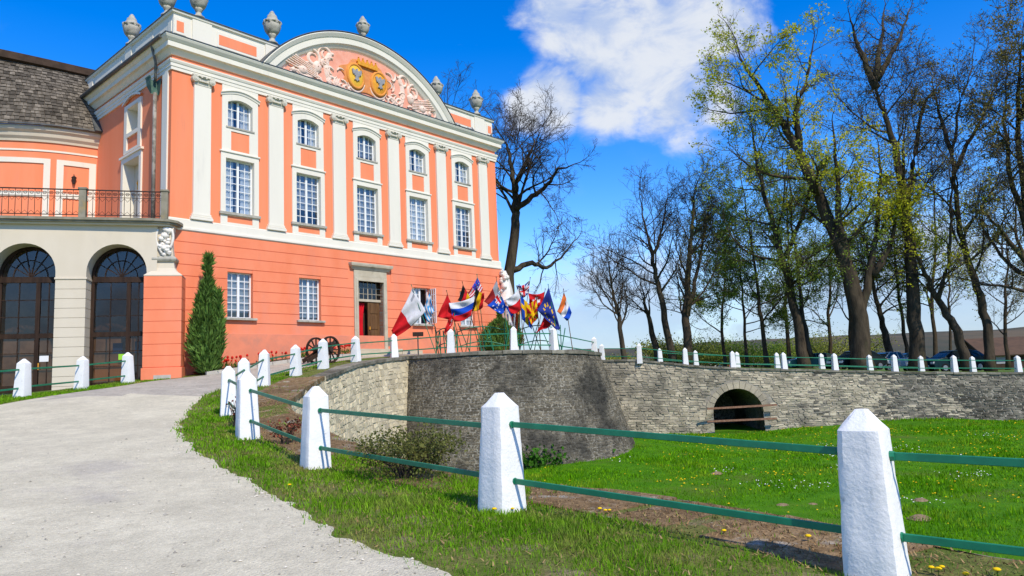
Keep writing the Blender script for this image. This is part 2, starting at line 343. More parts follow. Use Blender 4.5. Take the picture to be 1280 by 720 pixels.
def link(name, me, parent=None, label=None, cat=None, group=None, kind=None, bevel=0, loc=None, rz=None):
    o = bpy.data.objects.new(name, me); C.objects.link(o)
    if parent: o.parent = parent
    if loc is not None: o.location = loc
    if rz is not None: o.rotation_euler = (0, 0, rz)
    if bevel:
        b = o.modifiers.new('bevel', 'BEVEL'); b.width = bevel; b.segments = 2; b.limit_method = 'ANGLE'
    return tag(o, label, cat, group, kind)

def empty(name, loc, rz=0, label=None, cat=None, group=None):
    o = bpy.data.objects.new(name, None); C.objects.link(o); o.location = loc; o.rotation_euler = (0, 0, rz); o.empty_display_size = .3
    return tag(o, label, cat, group)

def soup(name, V, F_, mats, tint=None, parent=None, smooth=False, **kw):
    """fast mesh from numpy: V (n,3), F_ (m,3 or 4)"""
    me = bpy.data.meshes.new(name); n, m_ = len(V), len(F_); k = F_.shape[1]
    me.vertices.add(n); me.vertices.foreach_set('co', np.asarray(V, dtype=np.float32).ravel())
    me.loops.add(m_ * k); me.loops.foreach_set('vertex_index', np.asarray(F_, dtype=np.int32).ravel())
    me.polygons.add(m_); me.polygons.foreach_set('loop_start', np.arange(0, m_ * k, k, dtype=np.int32))
    if smooth: me.polygons.foreach_set('use_smooth', [True] * m_)
    me.materials.append(M[mats] if isinstance(mats, str) else mats)
    me.update(calc_edges=True)
    if tint is not None:
        a = me.attributes.new('tint', 'FLOAT', 'FACE'); a.data.foreach_set('value', np.asarray(tint, dtype=np.float32))
    me.validate(clean_customdata=False)
    return link(name, me, parent, **kw)
# ------------------------------------------------------------------ heights of the place (metres relative to the eye)
CTRL = [(2.26, 4.84, -1.38), (-.18, 6.86, -1.21), (-2.72, 9.8, -1.09), (-4.45, 12.03, -.8), (-6.23, 15.73, -.58), (-7, 18.57, -.3), (-7.55, 21.72, .05),
        (-7.58, 24.92, .34), (-7.11, 26.87, .60), (-6.6, 30, .87), (-5.45, 32.6, 1.06), (-2.8, 31.9, 1.13), (0, 31.9, 1.13), (2, 33, 1.08), (3.8, 36.5, .98), (4.6, 40, .92),
        (5.4, 46, .76), (7.4, 45.5, .70), (10.9, 45.2, .22), (14.1, 45.2, -.12), (17.8, 45, -.36), (22.7, 45, -.68), (31.6, 45, -1.14), (60, 43, -1.8),
        (8, 52, .6), (15.5, 50, -.05), (20, 50, -.32), (27, 50, -.8), (15, 62, -.25), (25, 62, -.75), (38, 62, -1.2), (5, 62, .5), (-5, 62, .9),
        (-13.9, 20.4, .02), (-13.9, 23.2, .17), (-13.6, 25.6, .37), (-13.2, 27.2, .45), (-18, 26, .12), (-22, 25, -.05),
        (-11.5, 30.3, .92), (-11.0, 29.0, .72), (-8.9, 33.3, 1.3), (-6.9, 35.5, 1.36), (-3.6, 39.3, 1.38), (-1, 42.3, 1.38),
        (0, 0, -1.5), (-4, 2, -1.47), (-8, 6, -1.22), (-10, 12, -.75), (4, -3, -1.55), (-14, 12, -.7), (-10, 19, -.14), (-9, 14.5, -.62),
        (3.3, 5.2, -1.41), (1.66, 7.4, -1.31), (.09, 8.84, -1.27), (-3.2, 12.7, -.92), (6, 2.5, -1.5), (-6.1, 21, -.02), (-6.3, 25, .38), (-5.4, 16.5, -.38), (-30, 40, .3), (-30, 15, -.4)]
_P = np.array(CTRL)
def _phi(r2): return np.where(r2 > 1e-9, .5 * r2 * np.log(np.maximum(r2, 1e-9)), 0)
def _tps():
    n = len(_P); d2 = ((_P[:, None, :2] - _P[None, :, :2]) ** 2).sum(-1)
    A = np.zeros((n + 3, n + 3)); A[:n, :n] = _phi(d2) + np.eye(n) * .4
    A[:n, n] = 1; A[:n, n + 1:] = _P[:, :2]; A[n, :n] = 1; A[n + 1:, :n] = _P[:, :2].T
    return np.linalg.solve(A, np.concatenate([_P[:, 2], [0, 0, 0]]))
_W = _tps()
def HFn(xy):
    xy = np.asarray(xy, float).reshape(-1, 2); out = np.zeros(len(xy))
    cx = np.clip(xy, [-32, -8], [62, 66])
    for i in range(0, len(xy), 4000):
        q = cx[i:i + 4000]; d2 = ((q[:, None, :] - _P[None, :, :2]) ** 2).sum(-1)
        out[i:i + 4000] = _phi(d2) @ _W[:-3] + _W[-3] + q @ _W[-2:]
    far = np.hypot(*(xy - cx).T); k = np.clip(far / 60, 0, 1); k = k * k * (3 - 2 * k)
    return out * (1 - k) + k * -1.6
def HF(x, y): return float(HFn([(x, y)])[0])

LAWN = np.array([(1.5, 30, -3.67), (5.7, 36.5, -3.3), (-3.5, 30, -3.7), (8, 43, -3.9), (13.4, 44.3, -3.99), (18, 44, -3.78), (23, 44, -3.55), (31, 44, -3.9), (60, 42, -4), (0, 15, -4.0), (10, 20, -4.05), (20, 25, -4.0), (10, 35, -4.0),
                 (30, 20, -4), (60, 10, -4), (15, 5, -4), (-4, 22, -3.8), (20, -14, -4)])
def LZn(xy):
    xy = np.asarray(xy, float).reshape(-1, 2)
    d2 = ((xy[:, None, :] - LAWN[None, :, :2]) ** 2).sum(-1) + 4.0
    w = 1 / d2 ** 1.5
    return (w * LAWN[:, 2]).sum(1) / w.sum(1)

# ------------------------------------------------------------------ plan of the moat and the roads
BC, BR = Vector((-.85, 36.0)), 5.0
def arc_pt(th, r=BR): return (BC.x + r * math.sin(R(th)), BC.y - r * math.cos(R(th)))
NEAR = [(20, -12), (9, -.2), (5.2, 3.35), (3.3, 5.2), (2.67, 6.2), (1.66, 7.4), (.09, 8.84), (-1.6, 10.5), (-3.2, 12.7), (-4.5, 14.9), (-5.26, 16.5)]
CREAM = [(-5.26, 16.5), (-5.56, 18), (-6.1, 21), (-6.35, 23.5), (-6.2, 27.5), (-5.86, 30.5), arc_pt(-53)]
BAST = [arc_pt(a) for a in range(-53, 97, 5)] + [(4.6, 40), (5.2, 45.6)]
CAUSE = [(5.2, 45.6), (13.3, 44.6), (31, 44.2), (60, 42)]
MOAT = NEAR + CREAM[1:] + BAST[1:] + CAUSE[1:] + [(70, 40), (70, -12)]
def inpoly(P_, poly):
    P_ = np.asarray(P_); x, y = P_[:, 0], P_[:, 1]; c = np.zeros(len(P_), bool); n = len(poly)
    for i in range(n):
        x1, y1 = poly[i]; x2, y2 = poly[(i + 1) % n]
        if y1 == y2: continue
        t = ((y1 > y) != (y2 > y)) & (x < (x2 - x1) * (y - y1) / (y2 - y1) + x1); c ^= t
    return c
def resample(pts, step):
    out = [tuple(pts[0])]; acc = 0.0
    for a, b in zip(pts[:-1], pts[1:]):
        a, b = Vector(a), Vector(b); L_ = (b - a).length; n = max(1, round(L_ / step))
        for i in range(1, n + 1): out.append(tuple(a.lerp(b, i / n)))
    return out
def smooth(pts, it=2):
    for _ in range(it):
        q = [pts[0]]
        for a, b in zip(pts[:-1], pts[1:]):
            q += [tuple(np.array(a) * .75 + np.array(b) * .25), tuple(np.array(a) * .25 + np.array(b) * .75)]
        pts = q + [pts[-1]]
    return pts
MOAT_F = resample(smooth(NEAR + CREAM[1:-1], 2) + BAST + CAUSE[1:] + [(70, 40), (70, -12)], .6)
CO, SO = math.cos(R(49)), math.sin(R(49))
P0 = at(212, 275, 28.0); P0.z = 0
def PW(t, y, z=0):       # palace local -> world
    return Vector((P0.x + CO * t - SO * y, P0.y + SO * t + CO * y, z))
rr_ = random.Random(5)
def on_ground(px, py):
    d = at(px, py, 1.0); y = 2.0
    for _ in range(400):
        if d.z * y < HF(d.x * y, y): break
        y *= 1.02
    lo, hi = y / 1.02, y
    for _ in range(20):
        y = (lo + hi) / 2
        if d.z * y < HF(d.x * y, y): hi = y
        else: lo = y
    return (d.x * y, y)
ROAD_R = smooth([(7, -4.0), (3.0, .6), (.9, 3.1)] + [on_ground(*q) for q in ((640, 765), (568, 722), (515, 704), (455, 680), (395, 650), (330, 612), (280, 585), (245, 562), (225, 545), (226, 528), (238, 510), (254, 494))] + [(-8.6, 21.7), (-8.7, 25), (-8.4, 27), (-8.0, 29), (-7.3, 31.3), (-6.2, 33.5), (-3.5, 34.8), (1, 36), (2.5, 39), (2.2, 43)], 2)
ROAD_L = [tuple(PW(19.3, -.25)[:2]), tuple(PW(8.2, -.25)[:2]), tuple(PW(8.2, -1.0)[:2]), tuple(PW(1.0, -1.35)[:2]), (-12.4, 27.5), (-13.0, 26.4), (-13.0, 25), (-13.05, 22), (-13.0, 18), (-13.4, 12), (-14, 5), (-14, -7), (7, -7)]
ROAD = resample(ROAD_R, .09) + resample(ROAD_L, .8)
ROAD = [(x + .10 * noise.noise((x * 1.1, y * 1.1, 1)) + .09 * noise.noise((x * 3, y * 3, 2)) + .06 * noise.noise((x * 8, y * 8, 4)), y + .10 * noise.noise((x * 1.1, y * 1.1, 5)) + .09 * noise.noise((x * 3, y * 3, 7)) + .06 * noise.noise((x * 8, y * 8, 9))) if y < 27 and x > -12 else (x, y) for x, y in ROAD]

def ground():
    rng = np.random.default_rng(3); pts = []
    g = np.stack(np.meshgrid(np.arange(-30, 44, .8), np.arange(-6, 64, .8)), -1).reshape(-1, 2); g = g + rng.uniform(-.2, .2, g.shape)
    far = []
    for r_, n in ((90, 40), (130, 40), (220, 36), (400, 30), (800, 24), (1800, 20)):
        a = np.linspace(0, 2 * PI, n, endpoint=False); far.append(np.stack([10 + r_ * np.cos(a), 25 + r_ * np.sin(a)], -1))
    f2 = np.stack(np.meshgrid(np.arange(-70, 90, 7.), np.arange(-40, 100, 7.)), -1).reshape(-1, 2)
    f2 = f2[(f2[:, 0] < -31) | (f2[:, 0] > 45) | (f2[:, 1] < -7) | (f2[:, 1] > 65)]
    g = np.concatenate([g, f2] + far)
    lines = []
    for poly in (MOAT_F, ROAD): lines.append(np.array(poly))
    base = np.concatenate(lines)
    d = np.full(len(g), 9.)
    for i in range(0, len(g), 2000): d[i:i + 2000] = np.sqrt(((g[i:i + 2000, None, :] - base[None]) ** 2).sum(-1)).min(1)
    g = g[d > .15]
    V_ = [Vector(p) for p in base] + [Vector(p) for p in g]
    n1, n2 = len(MOAT_F), len(ROAD)
    E_ = [(i, (i + 1) % n1) for i in range(n1)] + [(n1 + i, n1 + (i + 1) % n2) for i in range(n2)]
    vo, _, fo, _, _, _ = geometry.delaunay_2d_cdt(V_, E_, [], 0, 1e-5)
    vo = np.array([tuple(v) for v in vo]); fo = np.array([f for f in fo if len(f) == 3])
    cen = vo[fo].mean(1); inm = inpoly(cen, MOAT_F); inr = inpoly(cen, ROAD) & ~inm
    z = HFn(vo); near = (np.abs(vo[:, 0]) < 40) & (vo[:, 1] < 40)
    z = z + np.array([noise.noise((x * .5, y * .5, 0)) * .012 if k else 0 for (x, y), k in zip(vo, near)])
    V3 = np.column_stack([vo, z])
    pav = inr & (cen[:, 1] > 19.6 + .25 * np.sin(cen[:, 0] * 1.7))
    verge = ~inm & ~inr & (cen[:, 1] < 31) & (np.abs(cen[:, 0]) < 16)
    rest = ~inm & ~inr & ~verge
    def sub(name, mask, m_):
        f = fo[mask]; u, inv = np.unique(f, return_inverse=True); inv = inv.reshape(-1, 3)
        vv = V3[u]
        return soup(name, vv, inv, m_, smooth=True, kind='structure')
    sub('road', inr & ~pav, 'road'); sub('forecourt_paving', pav, 'paving'); sub('grass_verge', verge, 'verge'); sub('ground', rest, 'park')
    # moat floor
    xs, ys = np.arange(-9, 74, 1.0), np.arange(-14, 52, 1.0); gx, gy = np.meshgrid(xs, ys); q = np.stack([gx, gy], -1).reshape(-1, 2)
    zz = LZn(q) + np.array([noise.noise((x * .35, y * .35, 4)) * .07 for x, y in q]); w = len(xs)
    F_ = np.array([(j * w + i, j * w + i + 1, (j + 1) * w + i + 1, (j + 1) * w + i) for j in range(len(ys) - 1) for i in range(w - 1)])
    soup('moat_lawn', np.column_stack([q, zz]), F_, 'lawn', smooth=True, kind='structure')
ground()

# ------------------------------------------------------------------ masonry walls of the moat
class Wall:
    def __init__(self, pts, batter, step=.25, zb=None, ztop=None):
        self.p = resample(pts, step); n = len(self.p); self.u = [0.0]
        for a, b in zip(self.p[:-1], self.p[1:]): self.u.append(self.u[-1] + math.dist(a, b))
        self.n = []
        for i in range(n):
            a, b = self.p[max(i - 1, 0)], self.p[min(i + 1, n - 1)]
            d = Vector((b[0] - a[0], b[1] - a[1])).normalized(); self.n.append((d.y, -d.x))
        self.zt = [float(z) for z in HFn(self.p)] if ztop is None else [ztop] * n
        q = [(x + nx * batter, y + ny * batter) for (x, y), (nx, ny) in zip(self.p, self.n)]
        self.zb = [float(z) - .25 for z in LZn(q)]
        self.b = batter; self.len = self.u[-1]
        self.A = np.array([(x, y, nx, ny, a, b_) for (x, y), (nx, ny), a, b_ in zip(self.p, self.n, self.zt, self.zb)])
    def S(self, u, v, out=0.0):
        a = [np.interp(u, self.u, self.A[:, k]) for k in range(6)]
        s = self.b * (1 - v) + out
        return (a[0] + a[2] * s, a[1] + a[3] * s, a[5] + (a[4] - a[5]) * v)
    def height(self, u): return float(np.interp(u, self.u, self.A[:, 4]) - np.interp(u, self.u, self.A[:, 5]))

def stone_piece(w, u0, u1, v0, v1, proud, rng, jit):
    j = lambda s: rng.uniform(-s, s)
    ju, jv = jit * (u1 - u0), jit * (v1 - v0)
    c = [(u0 + j(ju), v0 + j(jv)), (u1 + j(ju), v0 + j(jv)), (u1 + j(ju), v1 + j(jv)), (u0 + j(ju), v1 + j(jv))]
    mu, mv = (u0 + u1) / 2, (v0 + v1) / 2; k = rng.uniform(.80, .93)
    base = [w.S(a, b, -.03) for a, b in c]
    fr = [w.S(mu + (a - mu) * k, mv + (b - mv) * k, proud + j(proud * .5)) for a, b in c]
    return base + fr, [(4, 5, 6, 7), (0, 1, 5, 4), (1, 2, 6, 5), (2, 3, 7, 6), (3, 0, 4, 7)]

def lay(w, row_h, len_r, proud, rng, jit=.10, skip=None, vmax=1.0):
    """irregular courses; yields (u, v, verts, faces)"""
    H = max(w.height(u) for u in np.linspace(0, w.len, 8)); v = 0.0
    while v < vmax - .01:
        h = row_h * rng.uniform(.7, 1.35) / H; v1 = min(v + h, vmax)
        if vmax - v1 < .4 * row_h / H: v1 = vmax
        u = -rng.uniform(0, .4)
        while u < w.len:
            l = rng.uniform(*len_r); u1 = u + l
            a, b = max(u, 0) + .012, min(u1, w.len) - .012
            if b - a > .06:
                spl = rng.random() < .18 and h * H > row_h
                for (p, q) in (((v, (v + v1) / 2), ((v + v1) / 2, v1)) if spl else ((v, v1),)):
                    if not (skip and skip((a + b) / 2, (p + q) / 2, (b - a) / 2, (q - p) / 2 * H)):
                        g = .010 / H
                        vs_, fs_ = stone_piece(w, a, b, p + g, q - g, proud * rng.uniform(.35, 1.5), rng, jit)
                        yield (a + b) / 2, (p + q) / 2, vs_, fs_
            u = u1
        v = v1

def wall_core(w, m_, parent, low=None, name='wall_core'):
    top, bot = [], []
    for i, u in enumerate(w.u):
        top.append(w.S(u, 1.0)); bot.append(w.S(u, 0.0 if low is None else low(u)))
    # 5 rows so that the relief can vary
    rows = []
    for k in range(7):
        t = k / 6
        rows.append([tuple(np.array(a) * t + np.array(b) * (1 - t)) for a, b in zip(top, bot)])
    return MB().loft(rows).build(name, m_, parent)

def coping(w, parent, u0, u1, len_r, width, over, thick, m_, rng, name='coping_stone', lift=.03, split=None):
    u = u0
    while u < u1 - .15:
        l = min(rng.uniform(*len_r), u1 - u); g = .008; z = rng.uniform(-.012, .012) + lift; t = rng.random()
        a, b = u + g, u + l - g; rows = []
        for uu in np.linspace(a, b, 4):
            o_ = w.S(uu, 1.0, over + rng.uniform(-.025, .025)); i_ = w.S(uu, 1.0, -width + rng.uniform(-.04, .04))
            zz = z + rng.uniform(-.008, .008)
            zi = HF(i_[0], i_[1]) - o_[2]
            rows.append([(o_[0], o_[1], o_[2] + zz - thick), (o_[0], o_[1], o_[2] + zz), (i_[0], i_[1], o_[2] + zi + zz), (i_[0], i_[1], o_[2] + zi + zz - thick)])
        mb = MB().loft(rows, close=True, tint=t); n = len(mb.v)
        mb.add([], [], tint=t); mb.f += [(3, 2, 1, 0), (n - 4, n - 3, n - 2, n - 1)]; mb.t += [t, t]; mb.m += [0, 0]
        mb.build(name, m_, parent, bevel=.012)
        u += l

def moat_walls():
    rng = random.Random(11)
    # near retaining wall: only its broad mossy coping shows
    w = Wall(smooth(NEAR, 2), .35)
    t = empty('near_moat_wall', (0, 0, 0), label='near moat retaining wall with broad brown mossy coping behind the white fence', cat='wall')
    wall_core(w, 'mortar', t)
    mb = MB()
    for u, v, vs_, fs_ in lay(w, .3, (.35, .75), .05, rng): mb.add(vs_, fs_, tint=rng.random())
    mb.build('rubble', 'rubble', t, kind='stuff')
    coping(w, t, 8.0, w.len, (.9, 1.6), 1.2, .06, .16, 'moss', rng, name='coping_slab', lift=.012)
    # cream rubble wall
    w = Wall(smooth(CREAM[:-1], 2) + [CREAM[-1]], .95)
    t = empty('cream_moat_wall', (0, 0, 0), label='cream rubble stone moat wall leading from the fence to the dark bastion', cat='wall')
    wall_core(w, 'creammort', t)
    mb = MB(); cnt = 0
    allst = [(u, v, vs_, fs_, rng.random()) for u, v, vs_, fs_ in lay(w, .22, (.16, .50), .020, rng, .24)]
    vis = [s for s in allst if s[0] > 4.5 and s[1] > .22]; vis.sort(key=lambda s: -s[1]); pick = set(id(s) for s in vis[:280])
    for s in allst:
        if id(s) in pick:
            MB().add(s[2], s[3], tint=s[4]).build('stone', 'creamrub', t)
        else: mb.add(s[2], s[3], tint=s[4])
    mb.build('rubble', 'creamrub', t, kind='stuff')
    coping(w, t, 0.0, 7.5, (.8, 1.4), 1.15, .06, .16, 'moss', rng, name='coping_slab', lift=.02)
    coping(w, t, 7.5, w.len, (.55, 1.0), .5, .10, .14, 'coping', rng)
    # round battered bastion
    w = Wall(BAST, 1.55)
    t = empty('round_bastion', (BC.x, BC.y, 0), label='dark weathered round stone bastion with sloping sides below the flags', cat='bastion')
    t.location = (0, 0, 0)
    wall_core(w, 'darkmort', t)
    mb = MB()
    for u, v, vs_, fs_ in lay(w, .12, (.10, .30), .012, rng, .24): mb.add(vs_, fs_, tint=rng.random() ** 1.5)
    mb.build('rubble', 'darkrub', t, kind='stuff')
    coping(w, t, 0.0, w.len, (.6, 1.1), .5, .12, .15, 'coping', rng)
    # causeway wall with the tunnel
    w = Wall(CAUSE, .25)
    t = empty('causeway_wall', (0, 0, 0), label='long coursed stone causeway wall with a dark tunnel arch', cat='wall')
    uc = None
    uc = float(np.interp(13.45, [p[0] for p in w.p], w.u)); hw, spring = 1.5, 1.2
    zb0 = -3.99; zt = lambda u: float(np.interp(u, w.u, w.zt)); zbw = lambda u: float(np.interp(u, w.u, w.zb))
    def arch_z(u, r=hw):
        d = abs(u - uc)
        return None if d >= r else zb0 + spring + math.sqrt(max(r * r - d * d, 0)) * .98
    def low(u):
        a = arch_z(u)
        return 0.0 if a is None else (a - zbw(u)) / (zt(u) - zbw(u))
    w.u2 = None
    # add exact jamb columns
    us = sorted(set(w.u + [uc - hw + 1e-3, uc - hw - 1e-3, uc + hw - 1e-3, uc + hw + 1e-3] + [uc + hw * math.sin(R(a)) for a in range(-85, 90, 10)]))
    rows = []
    for k in range(7): rows.append([w.S(u, low(u) + (1 - low(u)) * k / 6) for u in us])
    MB().loft(rows).build('wall_core', 'mortar', t)
    def skip(u, v, du, dv):
        z = zbw(u) + (zt(u) - zbw(u)) * v
        d = abs(u - uc) - du
        if d < hw + .42 and z - dv < zb0 + spring: return d < hw
        return math.hypot(max(abs(u - uc) - du * .8, 0), max(z - dv * .8 - zb0 - spring, 0)) < hw + .36
    mb = MB()
    for u, v, vs_, fs_ in lay(w, .17, (.16, .58), .032, rng, .20, skip):
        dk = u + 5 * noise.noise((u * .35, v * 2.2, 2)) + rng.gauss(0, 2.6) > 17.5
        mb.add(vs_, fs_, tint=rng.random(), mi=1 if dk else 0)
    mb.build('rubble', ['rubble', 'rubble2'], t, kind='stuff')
    def toz(z, u): return (z - zbw(u)) / (zt(u) - zbw(u))
    for k in range(15):                       # voussoirs
        a0, a1 = R(-90 + 12 * k + .5), R(-90 + 12 * k + 11.5); ro = hw + rng.uniform(.34, .48); o_ = .035 + rng.uniform(0, .03)
        q = []
        for out in (-.3, o_):
            for (r_, a) in ((hw, a0), (ro, a0), (ro, a1), (hw, a1)):
                u = uc + r_ * math.sin(a); z = zb0 + spring + r_ * .98 * math.cos(a); q.append(w.S(u, toz(z, u), out))
        MB().add(q, [(4, 5, 6, 7), (0, 1, 5, 4), (1, 2, 6, 5), (2, 3, 7, 6), (3, 0, 4, 7)], tint=rng.uniform(.1, .5)).build('voussoir', 'rubble', t)
    # vaulted passage behind the arch
    sec = [(-hw, zb0 - .4)] + [(hw * math.sin(R(a)), zb0 + spring + hw * .98 * math.cos(R(a))) for a in range(-90, 91, 10)] + [(hw, zb0 - .4)]
    rows = []
    for dep in (.02, 2, 4, 6.5):
        rows.append([(*Vector(w.S(uc + a, toz(z, uc + a), -dep)).xy, z) for a, z in sec])
    mb = MB().loft(rows); n = len(mb.v); k = len(sec); mb.f.append(tuple(range(n - k, n))); mb.t.append(.5); mb.m.append(0)
    mb.build('passage', 'darkmort', t)
    coping(w, t, 0.0, 30, (.7, 1.2), .45, .10, .13, 'coping', rng)
    coping(w, t, 30, w.len, (3, 5), .45, .10, .13, 'coping', rng)
    for py0, py1, lab in ((511, 506, 'upper'), (527, 523, 'lower')):
        a, b = at(884, py0, 43.9), at(971, py1, 43.9)
        MB().obox(a, b, .09, .11).build('barrier_bar', 'rust', label='rusty bar across the tunnel mouth, the %s of the two' % lab, cat='bar', group='bars across the tunnel')
moat_walls()
# ------------------------------------------------------------------ the palace
PAL = empty('palace', P0, R(49), label='coral and white baroque palace with arched pediment and pilasters', cat='palace')
W_, D_ = 19.46, 15.0
BAY = [2.95, 6.35, 9.75, 13.15, 16.55]
PIL = [1.25 + 3.4 * i for i in range(6)]
def sheet_with_holes(mb, fn, a0, a1, b0, b1, holes, depth, **k):
    """front sheet in the (a, b) plane with rectangular holes that have reveals of the given depth; fn(a, b, d) -> xyz"""
    A = sorted({a0, a1, *[h[0] for h in holes], *[h[1] for h in holes]}); B = sorted({b0, b1, *[h[2] for h in holes], *[h[3] for h in holes]})
    for i in range(len(A) - 1):
        for j in range(len(B) - 1):
            ca, cb = (A[i] + A[i + 1]) / 2, (B[j] + B[j + 1]) / 2
            if any(h[0] < ca < h[1] and h[2] < cb < h[3] for h in holes): continue
            mb.add([fn(A[i], B[j], 0), fn(A[i + 1], B[j], 0), fn(A[i + 1], B[j + 1], 0), fn(A[i], B[j + 1], 0)], [(0, 1, 2, 3)], **k)
    for h0, h1, g0, g1 in holes:
        c = [(h0, g0), (h1, g0), (h1, g1), (h0, g1)]
        for i in range(4):
            p, q = c[i], c[(i + 1) % 4]
            mb.add([fn(*p, 0), fn(*q, 0), fn(*q, depth), fn(*p, depth)], [(0, 1, 2, 3)], **k)
    return mb

rngp = random.Random(21)
def window(parent, fn, a0, a1, b0, b1, cols, rows, d, curtain=True, dark=.5, open_right=False):
    """two-leaf casement with small panes: frame mesh > panes, curtains"""
    fr, ml, mt = .055, .05, .014
    mb = MB()
    def bx(x0, x1, z0, z1, d0, d1):
        c = [fn(x, z, dd) for dd in (d0, d1) for x, z in ((x0, z0), (x1, z0), (x1, z1), (x0, z1))]
        mb.add(c, [(0, 1, 2, 3), (7, 6, 5, 4), (0, 4, 5, 1), (1, 5, 6, 2), (2, 6, 7, 3), (3, 7, 4, 0)])
    mid = (a0 + a1) / 2
    bx(a0, a0 + fr, b0, b1, d, d + .07); bx(a1 - fr, a1, b0, b1, d, d + .07)
    bx(a0 + fr, a1 - fr, b0, b0 + fr, d, d + .07); bx(a0 + fr, a1 - fr, b1 - fr, b1, d, d + .07)
    bx(mid - ml, mid + ml, b0 + fr, b1 - fr, d - .008, d + .06)
    leaves = [(a0 + fr, mid - ml), (mid + ml, a1 - fr)]
    if open_right: leaves = leaves[:1]
    hc = cols // 2; panes = []
    for l0, l1 in leaves:
        cw, rh = (l1 - l0) / hc, (b1 - b0 - 2 * fr) / rows
        for i in range(1, hc): bx(l0 + i * cw - mt, l0 + i * cw + mt, b0 + fr, b1 - fr, d + .01, d + .045)
        for j in range(1, rows): bx(l0, l1, b0 + fr + j * rh - mt, b0 + fr + j * rh + mt, d + .014, d + .042)
        for i in range(hc):
            for j in range(rows):
                panes.append((l0 + i * cw + mt, l0 + (i + 1) * cw - mt, b0 + fr + j * rh + mt, b0 + fr + (j + 1) * rh - mt))
    o = mb.build('window', 'winpaint', parent)
    for x0, x1, z0, z1 in panes:
        e = [d + .028 + rngp.uniform(-.004, .004) for _ in range(3)]
        MB().add([fn(x0, z0, e[0]), fn(x1, z0, e[1]), fn(x1, z1, e[1] + e[2] - d - .028), fn(x0, z1, e[0] + e[2] - d - .028)], [(0, 1, 2, 3)]).build('pane', 'glass', o)
    kind_ = rngp.random()
    if kind_ < .22:
        zc = b0 + (b1 - b0) * rngp.uniform(.0, .45); MB().add([fn(a0, zc, d + .10), fn(a1, zc, d + .10), fn(a1, b1, d + .10), fn(a0, b1, d + .10)], [(0, 1, 2, 3)]).build('blind', 'curtain2', o)
    elif curtain:
        dark = rngp.choice((.2, .4, .8, 1.6, 2.6))
        for s in (0, 1):
            if open_right and s: continue
            c0, c1 = (a0, mid - .06 * dark) if s == 0 else (mid + .06 * dark, a1)
            n = 14; ph = rngp.uniform(0, 6)
            rows_ = [[fn(c0 + (c1 - c0) * i / n, z, d + .10 + .02 * math.sin(i * 1.9 + ph)) for i in range(n + 1)] for z in (b0, b1)]
            MB().loft(rows_).build('curtain', 'curtain', o, smooth=True)
    return o

